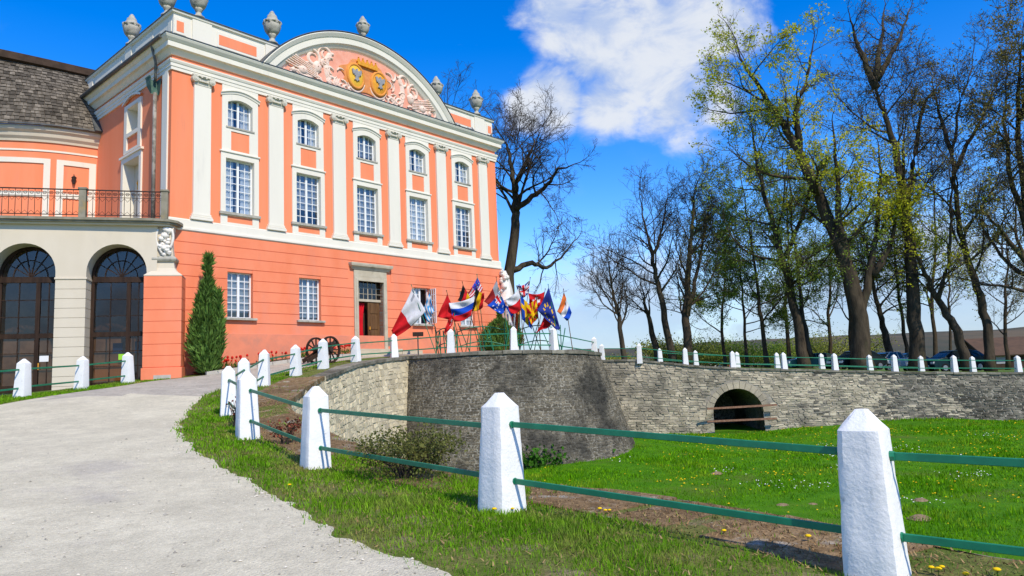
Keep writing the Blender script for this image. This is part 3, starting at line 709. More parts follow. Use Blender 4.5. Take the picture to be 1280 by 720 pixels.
def palace():
    fr = lambda a, b, d: (a, d, b)             # front plane, depth inwards
    fw = lambda a, b, d: (d, a, b)             # flank (left side) plane
    GW = (2.93, 4.87, .57)
    groundholes = [(c - .57, c + .57, 2.93, 4.87) for i, c in enumerate(BAY) if i != 2] + [(9.0, 10.56, 1.5, 4.95)]
    upper = [(c - .66, c + .66, 7.35, 9.79) for c in BAY] + [(c - .58, c + .58, 11.13, 12.52) for c in BAY]
    mb = MB()
    sheet_with_holes(mb, lambda a, b, d: (a, d - .06, b), -.06, W_ + .06, -1.0, 6.4, groundholes, .36)
    o = mb.build('ground_floor_wall', 'orange_low', PAL)
    mb = MB(); sheet_with_holes(mb, fr, 0, W_, 6.4, 14.4, upper, .34)
    mb.build('front_wall', 'orange', PAL)
    side = MB(); sheet_with_holes(side, fw, 0, D_, -1, 14.4, [(2.94, 4.66, 6.6, 10.11), (3.14, 4.36, 11.39, 12.56)], .45)
    side.box(W_ - .3, W_, .01, D_, -1, 14.4).box(0, W_, D_ - .3, D_, -1, 14.4)
    side.build('flank_wall', 'orange', PAL)
    MB().box(.4, W_ - .4, .95, 1.0, -1, 14.2).build('room_partition', 'room', PAL)
    MB().box(.4, W_ - .4, .02, .94, 6.2, 6.3).build('floor_slab', 'room', PAL)
    # coursed plaster of the ground floor: each band between joints is a piece
    nb, zb0, zb1 = 8, 2.72, 6.38; hb = (zb1 - zb0) / nb
    holes = groundholes
    for i in range(nb):
        z0, z1 = zb0 + i * hb + .011, zb0 + (i + 1) * hb - .011
        cuts = [(h[0] - .002, h[1] + .002) for h in holes if h[2] > 2 and h[2] < z1 - .01 and h[3] > z0 + .01]
        if z0 < 5.85: cuts.append((8.77, 10.79) if z0 < 5.0 else (8.47, 11.09))
        cuts = sorted(cuts); x = -.085; segs = []
        for c0, c1 in cuts: segs.append((x, c0)); x = c1
        segs.append((x, W_ + .085))
        for x0, x1 in segs:
            if x1 - x0 < .1: continue
            MB().box(x0, x1, -.085, -.055, z0, z1).build('plaster_course', 'orange_low', PAL, bevel=.005)
    MB().box(-.10, W_ + .10, -.10, -.056, -.9, 2.28).box(-.10, -.056, -.056, 3, -.9, 2.28).build('plinth', 'plinth', PAL, bevel=.01)
    # string course
    MB().ring([(-.05, 6.38), (.10, 6.38), (.14, 6.42), (.14, 6.50), (.09, 6.52), (.09, 6.84), (.04, 6.88), (-.05, 6.88)], 0, W_, 0, D_).build('string_course', 'white', PAL)
    # architrave, cornice
    MB().ring([(-.05, 13.02), (.06, 13.02), (.06, 13.16), (.085, 13.165), (.085, 13.31), (.11, 13.32), (.14, 13.40), (.14, 13.45), (-.05, 13.45)], 0, W_, 0, D_).build('architrave', 'white', PAL)
    MB().ring([(-.05, 13.66), (.06, 13.66), (.10, 13.72), (.20, 13.86), (.30, 13.89), (.30, 14.10), (.33, 14.12), (.41, 14.22), (.45, 14.30), (.45, 14.335), (-.05, 14.38)], 0, W_, 0, D_).build('cornice', 'white', PAL)
    MB().ring([(-.02, 14.42), (.44, 14.342), (.475, 14.34), (.475, 14.375), (-.02, 14.46)], 0, W_, 0, D_).build('cornice_flashing', 'lead', PAL)
    # attic parapet
    MB().ring([(-.38, 14.30), (-.06, 14.30), (-.06, 15.50), (.02, 15.55), (.04, 15.64), (-.38, 15.64)], 0, W_, 0, D_).build('parapet', 'white', PAL)
    MB().ring([(-.42, 15.643), (.07, 15.643), (.07, 15.68), (-.42, 15.70)], 0, W_, 0, D_).build('parapet_flashing', 'lead', PAL)
    MB().box(.3, W_ - .3, .3, D_ - .3, 14.5, 14.6).build('roof_deck', 'lead', PAL)
    for x in (PIL[0], PIL[1] - .05, PIL[4] + .05, PIL[5]):
        MB().box(x - .42, x + .42, .01, .3, 14.4, 15.63).build('parapet_pier', 'white', PAL)
    for x0, x1 in ((.18, .48), (2.0, 3.75), (15.75, 17.5), (W_ - .48, W_ - .18)):
        MB().box(x0 - .09, x1 + .09, .035, .1, 14.66, 15.34).build('panel_border', 'white', PAL)
        MB().box(x0, x1, .028, .1, 14.76, 15.22).build('parapet_panel', 'orange', PAL)
    for y0, y1 in ((.2, .5), (2, 3.8), (5.4, 8.6)):
        MB().box(.028, .1, y0, y1, 14.76, 15.22).build('parapet_panel', 'white', PAL)
    for y in (4.6, 9.3): MB().box(.01, .3, y - .35, y + .35, 14.4, 15.63).build('parapet_pier', 'white', PAL)
    # pilasters
    for x in PIL:
        p = MB().box(x - .36, x + .36, -.11, .02, 7.16, 12.62).build('pilaster', 'white', PAL, bevel=.006)
        MB().box(x - .47, x + .47, -.17, .02, 6.883, 6.99).box(x - .44, x + .44, -.155, .02, 6.992, 7.06).box(x - .40, x + .40, -.135, .02, 7.062, 7.158).build('base', 'white', p, bevel=.02)
        cb = MB()
        cb.box(x - .37, x + .37, -.125, .02, 12.625, 12.67)
        cb.loft([[(x - .36 - e, .02, z), (x - .36 - e, -.12 - e, z), (x + .36 + e, -.12 - e, z), (x + .36 + e, .02, z)] for z, e in ((12.672, .0), (12.78, .03), (12.9, .05), (12.985, .05))])
        cb.box(x - .46, x + .46, -.19, .02, 12.985, 13.045)
        for s in (-1, 1):
            for rr, yy in ((.135, -.215), (.09, -.235), (.045, -.25)):
                cb.tube([(x + s * .36, -.02, 12.86), (x + s * .36, yy, 12.86)], rr, 14)
            sp = [(x + s * (.36 - .11 * a), -.205, 12.97 - .03 * math.sin(a * PI)) for a in np.linspace(0, 3, 6)]
            cb.tube(sp, .03, 6)
        for q in range(5): cb.lathe([(.0, -.06), (.05, -.03), (.04, .04), (0, .06)], 6, (x - .16 + q * .08, -.17, 12.80))
        cb.lathe([(0, -.07), (.07, 0), (0, .07)], 8, (x, -.22, 12.98))
        cb.build('capital', 'capstone', p)
    # upper windows and their white surrounds
    for k, c in enumerate(BAY):
        s = MB()
        s.box(c - .87, c - .65, -.05, .3, 7.42, 10.02).box(c + .65, c + .87, -.05, .3, 7.42, 10.02).box(c - .65, c + .65, -.05, .3, 9.78, 10.02)
        s.box(c - .87, c - .57, -.05, .02, 6.883, 7.30).box(c + .57, c + .87, -.05, .02, 6.883, 7.30)                 # below the sill
        s.box(c - .57, c + .57, -.05, .02, 6.883, 6.98).box(c - .57, c + .57, -.05, .02, 7.27, 7.30)
        sr = s.build('lower_surround', 'white', PAL)
        MB().box(c - .93, c + .93, -.13, .28, 7.30, 7.42).build('sill', 'stone', sr, bevel=.012)
        MB().box(c - .92, c + .92, -.10, .02, 10.02, 10.09).build('lintel_moulding', 'white', sr, bevel=.015)
        s = MB()
        s.box(c - .83, c - .42, -.045, .02, 10.09, 11.06).box(c + .42, c + .83, -.045, .02, 10.09, 11.06).box(c - .42, c + .42, -.045, .02, 11.0, 11.06).box(c - .42, c + .42, -.045, .02, 10.09, 10.15)
        s.box(c - .83, c - .57, -.045, .3, 11.06, 12.3).box(c + .57, c + .83, -.045, .3, 11.06, 12.3).box(c - .57, c + .57, -.045, .3, 11.06, 11.2)
        n = 12; az = lambda u: 12.28 + .17 * (1 - (u / .57) ** 2)
        xs = [-.57 + 1.14 * i / n for i in range(n + 1)]
        for i in range(n):
            x0, x1 = xs[i], xs[i + 1]
            q = [(c + x0, -.045, az(x0)), (c + x1, -.045, az(x1)), (c + x1, -.045, 13.02), (c + x0, -.045, 13.02)]
            b = [(x, .3, z) for x, _, z in q]; s.add(q + b, [(0, 1, 2, 3), (0, 4, 5, 1)])
        s.box(c - .83, c - .57, -.045, .02, 12.3, 13.02).box(c + .57, c + .83, -.045, .02, 12.3, 13.02)
        sr = s.build('upper_surround', 'white', PAL)
        hz = lambda u: 12.60 + .22 * math.cos(min(abs(u) / .9, 1) * PI / 2) ** 1.0
        rows = []
        for i in range(17):
            u = -.9 + 1.8 * i / 16; z = hz(u)
            rows.append([(c + u, -.045, z - .10), (c + u, -.07, z - .10), (c + u, -.085, z - .02), (c + u, -.13, z + .01), (c + u, -.13, z + .05), (c + u, -.045, z + .06)])
        mb = MB().loft(rows, close=True); mb.f += [(0, 1, 2, 3, 4, 5), tuple(range(len(mb.v) - 6, len(mb.v)))[::-1]]; mb.t += [.5, .5]; mb.m += [0, 0]
        mb.build('hood_moulding', 'white', sr)
        MB().box(c - .66, c + .66, -.08, .3, 11.12, 11.2).build('sill', 'stone', sr, bevel=.01)
        window(PAL, fr, c - .65, c + .65, 7.42, 9.78, 4, 7, .17)
        window(PAL, fr, c - .57, c + .57, 11.2, 12.5, 4, 3, .17)
        MB().box(c - .42, c + .42, -.012, .01, 10.15, 11.0).build('panel', 'orange', PAL)
        MB().box(c - .57, c + .57, -.014, .01, 6.98, 7.27).build('panel', 'orange', PAL)
    # ground floor windows
    fg = lambda a, b, d: (a, d - .06, b)
    for k, c in enumerate(BAY):
        if k == 2: continue
        op = k == 3
        w = window(PAL, fg, c - .57, c + .57, 2.93, 4.87, 4, 6, .16, open_right=op)
        MB().box(c - .72, c + .72, -.22, .2, 2.83, 2.93).build('sill', 'stone', PAL, bevel=.015)
        if op:                               # casement leaf standing open
            mb = MB(); x = c + .55
            for i in range(4): mb.box(x - .015, x + .015, -.55 + i * .16 - .014, -.55 + i * .16 + .014, 2.98, 4.82)
            for j in range(7): mb.box(x - .012, x + .012, -.55, -.07, 2.98 + j * .305 - .014, 2.98 + j * .305 + .014)
            lf = mb.build('casement_leaf', 'winpaint', w)
            MB().box(x - .003, x + .003, -.55, -.07, 2.98, 4.82).build('pane', 'glass', w)
    # main door
    d = MB(); d.box(8.78, 9.0, -.14, .3, 1.5, 5.17).box(10.56, 10.78, -.14, .3, 1.5, 5.17).box(9.0, 10.56, -.14, .3, 4.95, 5.17)
    d.box(8.87, 9.0, -.17, -.14, 1.5, 5.06).box(10.56, 10.69, -.17, -.14, 1.5, 5.06).box(9.0, 10.56, -.17, -.14, 4.95, 5.06)
    d.box(8.78, 10.78, -.13, -.05, 5.172, 5.5)
    sd = d.build('door_surround', 'sand', PAL, bevel=.01)
    MB().loft([[(8.66 - e, -.06, z), (8.66 - e, -.16 - e, z), (10.90 + e, -.16 - e, z), (10.90 + e, -.06, z)] for z, e in ((5.503, 0), (5.56, .03), (5.64, .08), (5.66, .14), (5.74, .16), (5.78, .16))]).box(8.5, 11.06, -.32, -.06, 5.78, 5.82).build('cornice', 'sand', sd)
    tr = MB(); tr.box(9.0, 10.56, .12, .2, 3.98, 4.1).box(9.76, 9.80, .13, .18, 4.1, 4.95)
    for x in (9.26, 9.52, 10.04, 10.3): tr.box(x - .009, x + .009, .14, .17, 4.1, 4.95)
    for z in (4.36, 4.64): tr.box(9.0, 10.56, .14, .168, z - .009, z + .009)
    dr = tr.build('transom_light', 'sand', PAL)
    MB().box(9.0, 10.56, .150, .156, 4.1, 4.95).build('pane', 'doorglass', dr); MB().box(8.9, 10.7, .60, .66, 1.3, 5.1).build('vestibule_wall', 'shedwall', PAL)
    leaf = MB().box(9.8, 10.5, .17, .24, 1.6, 3.98).build('door_leaf', 'brownwood', PAL)
    for z0, z1 in ((1.8, 2.5), (2.62, 3.3), (3.4, 3.86)): MB().box(9.92, 10.38, .145, .172, z0, z1).build('panel', 'brownwood', leaf, bevel=.02)
    MB().box(9.84, 9.88, .10, .17, 2.60, 2.75).build('handle', 'gold', leaf)
    n = 16
    MB().loft([[(9.2 + .5 * i / n * (1 - .25 * math.sin(t * PI)), .32 + .05 * math.sin(i * 1.6), 1.62 + 2.3 * t) for i in range(n + 1)] for t in np.linspace(0, 1, 9)]).build('door_curtain', 'red', PAL, smooth=True)
    st = MB()
    for i, (z, y) in enumerate(((1.58, -.75), (1.42, -1.05), (1.26, -1.35))): st.box(8.5 - .12 * i, 11.2 + .12 * i, y, -.1, z - .6 + .001 * i, z + .02)
    st.box(10.9, 12.2, -1.1, -.1, .8, 1.5)
    st.build('door_step', 'sand', PAL, bevel=.015)
    # flank: white framed door and niche above
    s = MB()
    for y0, y1, z0, z1 in ((2.72, 2.95, 6.6, 10.32), (4.65, 4.88, 6.6, 10.32), (2.95, 4.65, 10.1, 10.32), (2.85, 3.15, 10.5, 12.72), (4.35, 4.65, 10.5, 12.72), (3.15, 4.35, 12.55, 12.72), (3.15, 4.35, 11.22, 11.4), (3.15, 4.35, 10.5, 10.62)):
        s.box(-.07, .44, y0, y1, z0, z1)
    s.box(-.13, .02, 2.62, 4.98, 10.322, 10.42)
    s.build('flank_surround', 'white', PAL)
    rows = [[(-.14, 3.75 + (a) * 1.0, 12.74 + .24 * math.cos(a * PI / 2) + z) for a in np.linspace(-1, 1, 13)] for z in (0, .1)]
    MB().loft(rows).loft([[(0, y, z) for _, y, z in rows[1]], rows[1]]).build('hood_moulding', 'white', PAL)
    MB().box(.42, .47, 2.95, 4.65, 6.6, 10.1).box(.40, .47, 3.15, 4.35, 11.4, 12.55).build('niche_back', 'cream', PAL)
    MB().lathe([(.03, 0), (.03, 1.6), (.06, 1.62), (.05, 2.1), (.10, 2.15), (.09, 2.3), (.13, 2.4), (.05, 2.6), (.02, 2.7)], 8, (.2, 3.5, 6.62)).build('lantern_pole', 'gold', PAL)
    MB().box(-.06, 0, .25, .75, 6.883, 13.02).build('flank_strip', 'white', PAL)
    # rainwater hopper and downpipe
    hp = MB().loft([[(-.42, .98, z), (-.42 - e, .98 - e, z), (-.42 - e, 1.22 + e, z), (-.05, 1.22 + e, z), (-.05, .98 - e, z)] for z, e in ((12.25, -.06), (12.55, .05), (12.85, .08), (12.86, .10), (12.92, .10))]).build('rain_hopper', 'copper', PAL)
    pp = MB().tube([(-.2, 1.1, 6.62), (-.2, 1.1, 12.3)], .075, 10).tube([(-.2, 1.1, 12.85), (-.2, 1.08, 13.6), (-.42, 1.0, 14.28)], .06, 8)
    pp.build('downpipe', 'pipe', PAL, smooth=True)
    MB().tube([(-.47, .0, 14.32), (-.5, D_ * .62, 14.32)], .09, 8).build('gutter', 'lead', PAL)

def pediment():
    cx = W_ / 2; hc, sag, zb = 5.93, 3.08, 14.38
    def arcfn(hc, sag):
        r = (hc * hc + sag * sag) / (2 * sag); a = math.asin(hc / r)
        return r, sag - r, a
    ro, co, ao = arcfn(hc, sag); zc = zb + co
    prof = [(0, .6), (0, -.46), (-.05, -.48), (-.12, -.44), (-.22, -.38), (-.26, -.34), (-.52, -.33), (-.58, -.26), (-.72, -.16), (-.80, -.06), (-.86, -.05), (-.86, .6)]
    rows = []
    n = 48
    for i in range(n + 1):
        a = -ao + 2 * ao * i / n; rows.append([(cx + (ro + dr) * math.sin(a), y, max(zc + (ro + dr) * math.cos(a), zb - .02)) for dr, y in prof])
    mb = MB().loft(rows, close=True); k = len(prof); m_ = len(mb.v); mb.f += [tuple(range(k)), tuple(range(m_ - k, m_))[::-1]]; mb.t += [.5] * 2; mb.m += [0] * 2
    ped = fixn(mb.build('pediment_arch', 'white', PAL))
    rows = [[(cx + (ro + .02 + dr) * math.sin(a), y, zc + (ro + .02 + dr) * math.cos(a)) for dr, y in ((0, .65), (0, -.50), (.035, -.50), (.05, .65))] for a in np.linspace(-ao - .01, ao + .01, 41)]
    fixn(MB().loft(rows, close=True).build('flashing', 'lead', ped))
    rt, ct, at_ = ro - .84, zc, None
    poly = []
    for i in range(41):
        a = -ao + 2 * ao * i / 40; x, z = cx + rt * math.sin(a), zc + rt * math.cos(a)
        if z > zb: poly.append((x, z))
    poly = [(poly[0][0], zb)] + poly + [(poly[-1][0], zb)]
    MB().prism(poly, lambda a, b, d: (a, d, b), .55, -.13).build('tympanum', 'tymp', PAL)
    # stucco relief: scrolls, trophies, banners on both sides of the arms
    rg = random.Random(4); y0 = -.15
    def ribbon(pts, w, name='stucco_scroll', m_='relief', d=.055):
        rows = []
        for i, (x, z) in enumerate(pts):
            a = Vector(pts[max(i - 1, 0)]); b = Vector(pts[min(i + 1, len(pts) - 1)]); t = (b - a).normalized(); nn = Vector((-t.y, t.x))
            ww = w * (.35 + .65 * math.sin(PI * min(max((i + .6) / len(pts), 0.05), .95)))
            rows.append([(x - nn.x * ww, y0 + .03, z - nn.y * ww), (x - nn.x * ww * .5, y0 - d * .8, z - nn.y * ww * .5), (x, y0 - d, z), (x + nn.x * ww * .5, y0 - d * .8, z + nn.y * ww * .5), (x + nn.x * ww, y0 + .03, z + nn.y * ww)])
        return MB().loft(rows).build(name, m_, PAL, smooth=True)
    def spiral(cx_, cz, r0, a0, turns, s, grow=.35):
        n = 22; return [(cx_ + s * (r0 * math.exp(-grow * turns * i / n * 2)) * math.cos(a0 + 2 * PI * turns * i / n), cz + (r0 * math.exp(-grow * turns * i / n * 2)) * math.sin(a0 + 2 * PI * turns * i / n)) for i in range(n + 1)]
    for s in (-1, 1):
        X = lambda u: cx + s * u
        ribbon([(X(2.05 + .35 * math.cos(a)), 15.35 + .75 * math.sin(a)) for a in np.linspace(-1.5, 1.75, 16)], .17, 'acanthus_scroll')
        ribbon(spiral(X(2.45), 15.95, .42, -.3, 1.2, s), .10)
        ribbon(spiral(X(2.1), 14.72, .36, 2.2, 1.2, s), .10)
        ribbon(spiral(X(3.15), 15.55, .5, .4, 1.3, s), .11)
        ribbon(spiral(X(3.4), 14.85, .32, 3.0, 1.2, s), .09)
        for q in range(6):                     # spears and banner poles fanning outwards
            a = .25 + .13 * q; x0, z0 = 2.6, 14.6; l = 1.9 - .08 * q
            p = (X(x0 + .4), z0 + .08 * q); e = (X(x0 + .4 + l * math.cos(a * .8)), z0 + .1 + .9 * l * math.sin(a) * (.62))
            b = MB().tube([(p[0], y0 - .05, p[1]), (e[0], y0 - .07, e[1])], .035, 5); b.tube([(e[0], y0 - .07, e[1]), (e[0] + s * .16, y0 - .07, e[1] + .09)], [.07, .0], 5)
            b.build('stucco_spear', 'relief', PAL)
        for (u, z, ru, rz_) in ((2.95, 15.15, .26, .30), (3.75, 14.78, .30, .22), (4.25, 14.62, .18, .13)):
            bm = MB(); rows = [[(X(u) + ru * k * math.cos(a) * (1 + .12 * math.sin(5 * a)), y0 - .13 * math.sqrt(max(1 - k * k, 0)), z + rz_ * k * math.sin(a) * (1 + .12 * math.cos(4 * a))) for a in np.linspace(0, 2 * PI, 17)] for k in (1.0, .8, .5, .1)]
            bm.loft(rows).build('stucco_trophy', 'relief', PAL, smooth=True)
        ribbon([(X(2.7 + 1.6 * t), 14.62 + .1 * math.sin(t * 9) - .05 * t) for t in np.linspace(0, 1, 14)], .13, 'stucco_banner')
        ribbon([(X(3.4 + .9 * t), 15.25 - .55 * t + .05 * math.sin(t * 10)) for t in np.linspace(0, 1, 10)], .09, 'stucco_banner')
        for q in range(22):                    # smaller leaf sprays filling the field
            u0 = rg.uniform(1.5, 4.6); ztop = math.sqrt(max(6.6 ** 2 - u0 ** 2, 0)) + 9.85
            z0 = rg.uniform(14.45, max(min(ztop - .3, 16.3), 14.5)); a0 = rg.uniform(-.6, 2.6); l = rg.uniform(.22, .5)
            ribbon([(X(u0 + l * t * math.cos(a0 + 1.3 * t)), z0 + l * t * math.sin(a0 + 1.3 * t)) for t in np.linspace(0, 1, 7)], rg.uniform(.05, .09), 'stucco_leaf', d=.07)
        for q in range(4): ribbon([(X(1.0 + .3 * q + .12 * math.sin(t * 4)), 14.5 + .25 * t) for t in np.linspace(0, 1, 6)], .08, 'stucco_leaf')
    # the two coats of arms and the crown, on one mantle
    mant = [(cx + 1.55 * math.cos(a) * (1 + .10 * math.sin(7 * a)), 15.42 + .86 * math.sin(a) * (1 + .10 * math.cos(6 * a))) for a in np.linspace(0, 2 * PI, 60)[:-1]]
    MB().prism(mant, lambda a, b, d: (a, d, b), y0 + .05, y0 - .035).build('mantle', 'mantle', PAL, bevel=.02)
    for s, nm in ((-1, 'left'), (1, 'right')):
        sx, sz = cx + .02 + s * .74, 15.36
        tilt = -s * .12
        def el(k, a): 
            u, v = .44 * k * math.cos(a), .54 * k * math.sin(a) * (1.0 if math.sin(a) > 0 else 1.08); return sx + u * math.cos(tilt) - v * math.sin(tilt), sz + u * math.sin(tilt) + v * math.cos(tilt)
        rows = [[(el(k, a)[0], y0 - d, el(k, a)[1]) for a in np.linspace(0, 2 * PI, 25)] for k, d in ((1.28, -.02), (1.24, .10), (1.08, .15), (.98, .10))]
        sh = MB().loft(rows).build('shield_rim', 'rimgold', PAL, smooth=True)
        rows = [[(el(k, a)[0], y0 - d, el(k, a)[1]) for a in np.linspace(0, 2 * PI, 25)] for k, d in ((1.0, .08), (.7, .13), (.3, .15), (.01, .155))]
        MB().loft(rows).build('shield_field', 'ochre' if s < 0 else 'gold', sh, smooth=True)
        # spread eagle charge
        half = [(0, .40), (.06, .36), (.05, .28), (.14, .25), (.30, .36), (.36, .30), (.34, .10), (.30, -.02), (.22, .02), (.18, -.10), (.10, -.06), (.12, -.26), (.20, -.36), (.08, -.34), (0, -.44)]
        poly = half + [(-x, z) for x, z in half[-2:0:-1]]
        poly = [(sx + x * .80, sz + .02 + z * .80) for x, z in poly]
        MB().prism(poly, lambda a, b, d: (a, d, b), y0 - .20, y0 - .12).build('eagle_charge', 'grey', sh)
        ribbon([el(1.38, a) for a in np.linspace(-2.6 if s > 0 else -.5, -.5 if s > 0 else -2.6, 14)], .09, 'stucco_garland')
    cz = 16.12; cr = MB()
    cr.box(cx - .62, cx + .62, y0 - .16, y0, cz - .14, cz + .02)
    for i in range(5):
        x = cx - .54 + .27 * i; cr.prism([(x - .12, cz + .02), (x + .12, cz + .02), (x + .05, cz + .16), (x, cz + .24), (x - .05, cz + .16)], lambda a, b, d: (a, d, b), y0 - .14, y0 - .02)
        cr.lathe([(0, -.05), (.05, 0), (0, .05)], 8, (x, y0 - .08, cz + .27))
    cr.build('crown', 'gold', PAL)
palace(); pediment()

def urn(loc, h, label, rz=0, parent=None):
    k = h / 1.5
    P_ = [(.0, 0), (.24, 0), (.24, .06), (.17, .10), (.11, .20), (.10, .28), (.15, .32), (.15, .36), (.20, .42), (.29, .55), (.34, .72), (.36, .86), (.33, .90), (.38, .93), (.38, .98), (.30, 1.04), (.24, 1.10), (.20, 1.2), (.20, 1.26), (.13, 1.34), (.10, 1.42), (.05, 1.5), (0, 1.5)]
    t = empty('stone_urn', loc, rz, label=label, cat='urn', group='stone urns on the palace roofline')
    MB().lathe([(r * k, z * k) for r, z in P_ if z <= .5], 18).build('foot', 'stone', t, smooth=True)
    MB().lathe([(r * k, z * k) for r, z in P_ if .42 <= z <= .98], 20, wob=lambda q, i: 1 + .05 * math.sin(8 * q)).build('bowl', 'stone', t, smooth=True)
    mb = MB().lathe([(r * k, z * k) for r, z in P_ if z >= .93], 18, wob=lambda q, i: 1 + .10 * math.sin(6 * q + 5 * i))
    for j in range(8):
        q = 2 * PI * j / 8; mb.lathe([(0, -.1 * k), (.09 * k, 0), (.06 * k, .08 * k), (0, .12 * k)], 6, (.34 * k * math.cos(q), .34 * k * math.sin(q), .92 * k))
    mb.build('carved_lid', 'stone', t, smooth=True)
URNS = [(PIL[0] - .1, .15, 15.69, 1.5, 'stone urn on the palace parapet over the first pilaster'), (PIL[1] - .05, .15, 15.69, 1.6, 'stone urn beside the pediment, over the second pilaster from the downpipe'),
        (PIL[4] + .05, .15, 15.69, 1.5, 'stone urn half hidden behind the far shoulder of the pediment'), (PIL[5] - .1, .15, 15.69, 1.6, 'stone urn on the parapet end by the bare tree'),
        (.15, .9, 15.69, 1.5, 'stone urn at the palace corner above the rain hopper'), (.15, 4.6, 15.69, 1.5, 'stone urn on the flank parapet above the shingle roof')]
for x, y, z, h, l in URNS: urn(PW(x, y, z), h, l, R(49))
urn(PW(W_ / 2 - .05, 0.0, 17.50), 1.35, 'stone urn crowning the top of the curved pediment', R(49))
# ------------------------------------------------------------------ arcade with the balcony
AX, AY = Vector((.958, .2875, 0)), Vector((-.2875, .958, 0))
AO = Vector((-13.6, 27.1, 0)) + AY * .3
ARZ = math.atan2(.2875, .958)
ARC = empty('arcade', AO, ARZ, label='cream rusticated arcade with tall glazed arches under a balcony', cat='arcade')
def arcade():
    ARCHES = [(-4.42, 1.03), (-1.345, 1.03), (-7.5, 1.03)]
    sp, rise = 4.58, 1.08; x0, x1, zt = -9.5, .04, 6.38
    mb = MB(); fn = lambda a, b, d: (a, d, b)
    # wall above the imposts, with arched heads
    xs = sorted({x0, x1} | {c + r * math.sin(R(q)) for c, r in ARCHES for q in range(-90, 91, 10)})
    def head(x):
        for c, r in ARCHES:
            if abs(x - c) < r - 1e-6: return sp + rise * math.sqrt(max(1 - ((x - c) / r) ** 2, 0))
        return None
    for a, b in zip(xs[:-1], xs[1:]):
        m_ = (a + b) / 2
        if head(m_) is None: mb.add([(a, 0, 4.3), (b, 0, 4.3), (b, 0, zt), (a, 0, zt)], [(0, 1, 2, 3)])
        else:
            ha, hb = head(a) or sp, head(b) or sp
            mb.add([(a, 0, ha), (b, 0, hb), (b, 0, zt), (a, 0, zt), (a, .8, ha), (b, .8, hb)], [(0, 1, 2, 3), (0, 4, 5, 1)])
    for c, r in ARCHES:
        for s in (-1, 1): mb.add([(c + s * r, 0, 4.3), (c + s * r, .8, 4.3), (c + s * r, .8, sp), (c + s * r, 0, sp)], [(0, 1, 2, 3)])
    mb.build('spandrel_wall', 'cream', ARC)
    # piers of separate courses
    piers = [(x0, -8.53), (-6.47, -5.45), (-3.39, -2.375), (-.315, .0)]
    hb = .36
    for a, b in piers:
        pr = MB().box(a + .02, b - .02, .02, .8, -.6, 4.3).build('pier', 'cream', ARC)
        for i in range(12):
            z0 = -.02 + i * hb
            MB().box(a, b, 0.0, .78, z0 + .008, z0 + hb - .008).build('course', 'cream', pr, bevel=.006)
        MB().box(a - .03, b + .03, -.03, .82, 4.302, 4.38).build('impost', 'cream', pr, bevel=.012)
    # floor and inside
    MB().box(x0, 0, .85, 5, .1, .2).build('floor', 'paving', ARC)
    MB().box(x0, 1.2, 2.6, 2.7, 0, 6.3).build('back_wall', 'hall', ARC)
    # glazed doors
    for k, (c, r) in enumerate(ARCHES[:2]):
        f = MB(); y0, y1 = .72, .80; w = r - .07
        f.box(c - w - .07, c - w + .05, y0, y1, .2, 4.4).box(c + w - .05, c + w + .07, y0, y1, .2, 4.4)
        f.box(c - w, c + w, y0 - .03, y1 + .02, 4.28, 4.5).box(c - w, c + w, y0 - .01, y1, 2.18, 2.36).box(c - w, c + w, y0, y1, .2, .45)
        mul = c + .28; f.box(mul - .07, mul + .07, y0 - .02, y1, .45, 4.28)
        for x in (c - w + .05 + (mul - .07 - c + w - .05) / 2, mul + .07 + (c + w - .05 - mul - .07) / 2): f.box(x - .016, x + .016, y0 + .02, y1 - .02, .45, 4.28)
        for z in (2.98, 3.62, 1.05, 1.62): f.box(c - w + .05, c + w - .05, y0 + .022, y1 - .022, z - .015, z + .015)
        dr = f.build('glazed_door', 'darkwood', ARC)
        # fanlight
        fl = MB()
        for i in range(18):
            a0, a1 = R(-90 + 10 * i), R(-80 + 10 * i); q = []
            for rr_2, yy in ((1.0, y0), (.90, y0), (.90, y1), (1.0, y1)):
                q += [(c + rr_2 * r * math.sin(a0), yy, 4.5 + rr_2 * (sp + rise - 4.5) * math.cos(a0)), (c + rr_2 * r * math.sin(a1), yy, 4.5 + rr_2 * (sp + rise - 4.5) * math.cos(a1))]
            fl.add(q, [(0, 1, 3, 2), (2, 3, 5, 4), (4, 5, 7, 6), (6, 7, 1, 0)])
            b0 = .55; h = sp + rise - 4.5
            fl.obox((c + b0 * r * math.sin(a0), y0 + .04, 4.5 + b0 * h * math.cos(a0)), (c + b0 * r * math.sin(a1), y0 + .04, 4.5 + b0 * h * math.cos(a1)), .04, .035)
        for a in (-60, -36, -12, 12, 36, 60): fl.obox((c, y0 + .04, 4.5), (c + .93 * r * math.sin(R(a)), y0 + .04, 4.5 + .93 * (sp + rise - 4.5) * math.cos(R(a))), .04, .035)
        fl.build('fanlight_bars', 'darkwood', dr)
        MB().prism([(c - .95 * r, 4.5)] + [(c + .95 * r * math.sin(R(a)), 4.5 + .95 * (sp + rise - 4.5) * math.cos(R(a))) for a in range(-90, 91, 15)] + [(c + .95 * r, 4.5)], lambda a, b, d: (a, d, b), y0 + .05, y0 + .056).build('pane', 'doorglass', dr)
        xs2 = [c - w + .05, c - w + .05 + (mul - .07 - c + w - .05) / 2, mul - .07, None, mul + .07, mul + .07 + (c + w - .05 - mul - .07) / 2, c + w - .05]
        zs = [.45, 1.05, 1.62, 2.18, None, 2.36, 2.98, 3.62, 4.28]
        for a, b in zip(xs2[:-1], xs2[1:]):
            for p, q in zip(zs[:-1], zs[1:]):
                if None in (a, b, p, q): continue
                e = rngp.uniform(-.006, .006); yy = y0 + .04
                MB().add([(a, yy + e, p), (b, yy - e, p), (b, yy - e, q), (a, yy + e, q)], [(0, 1, 2, 3)]).build('pane', 'doorglass', dr)
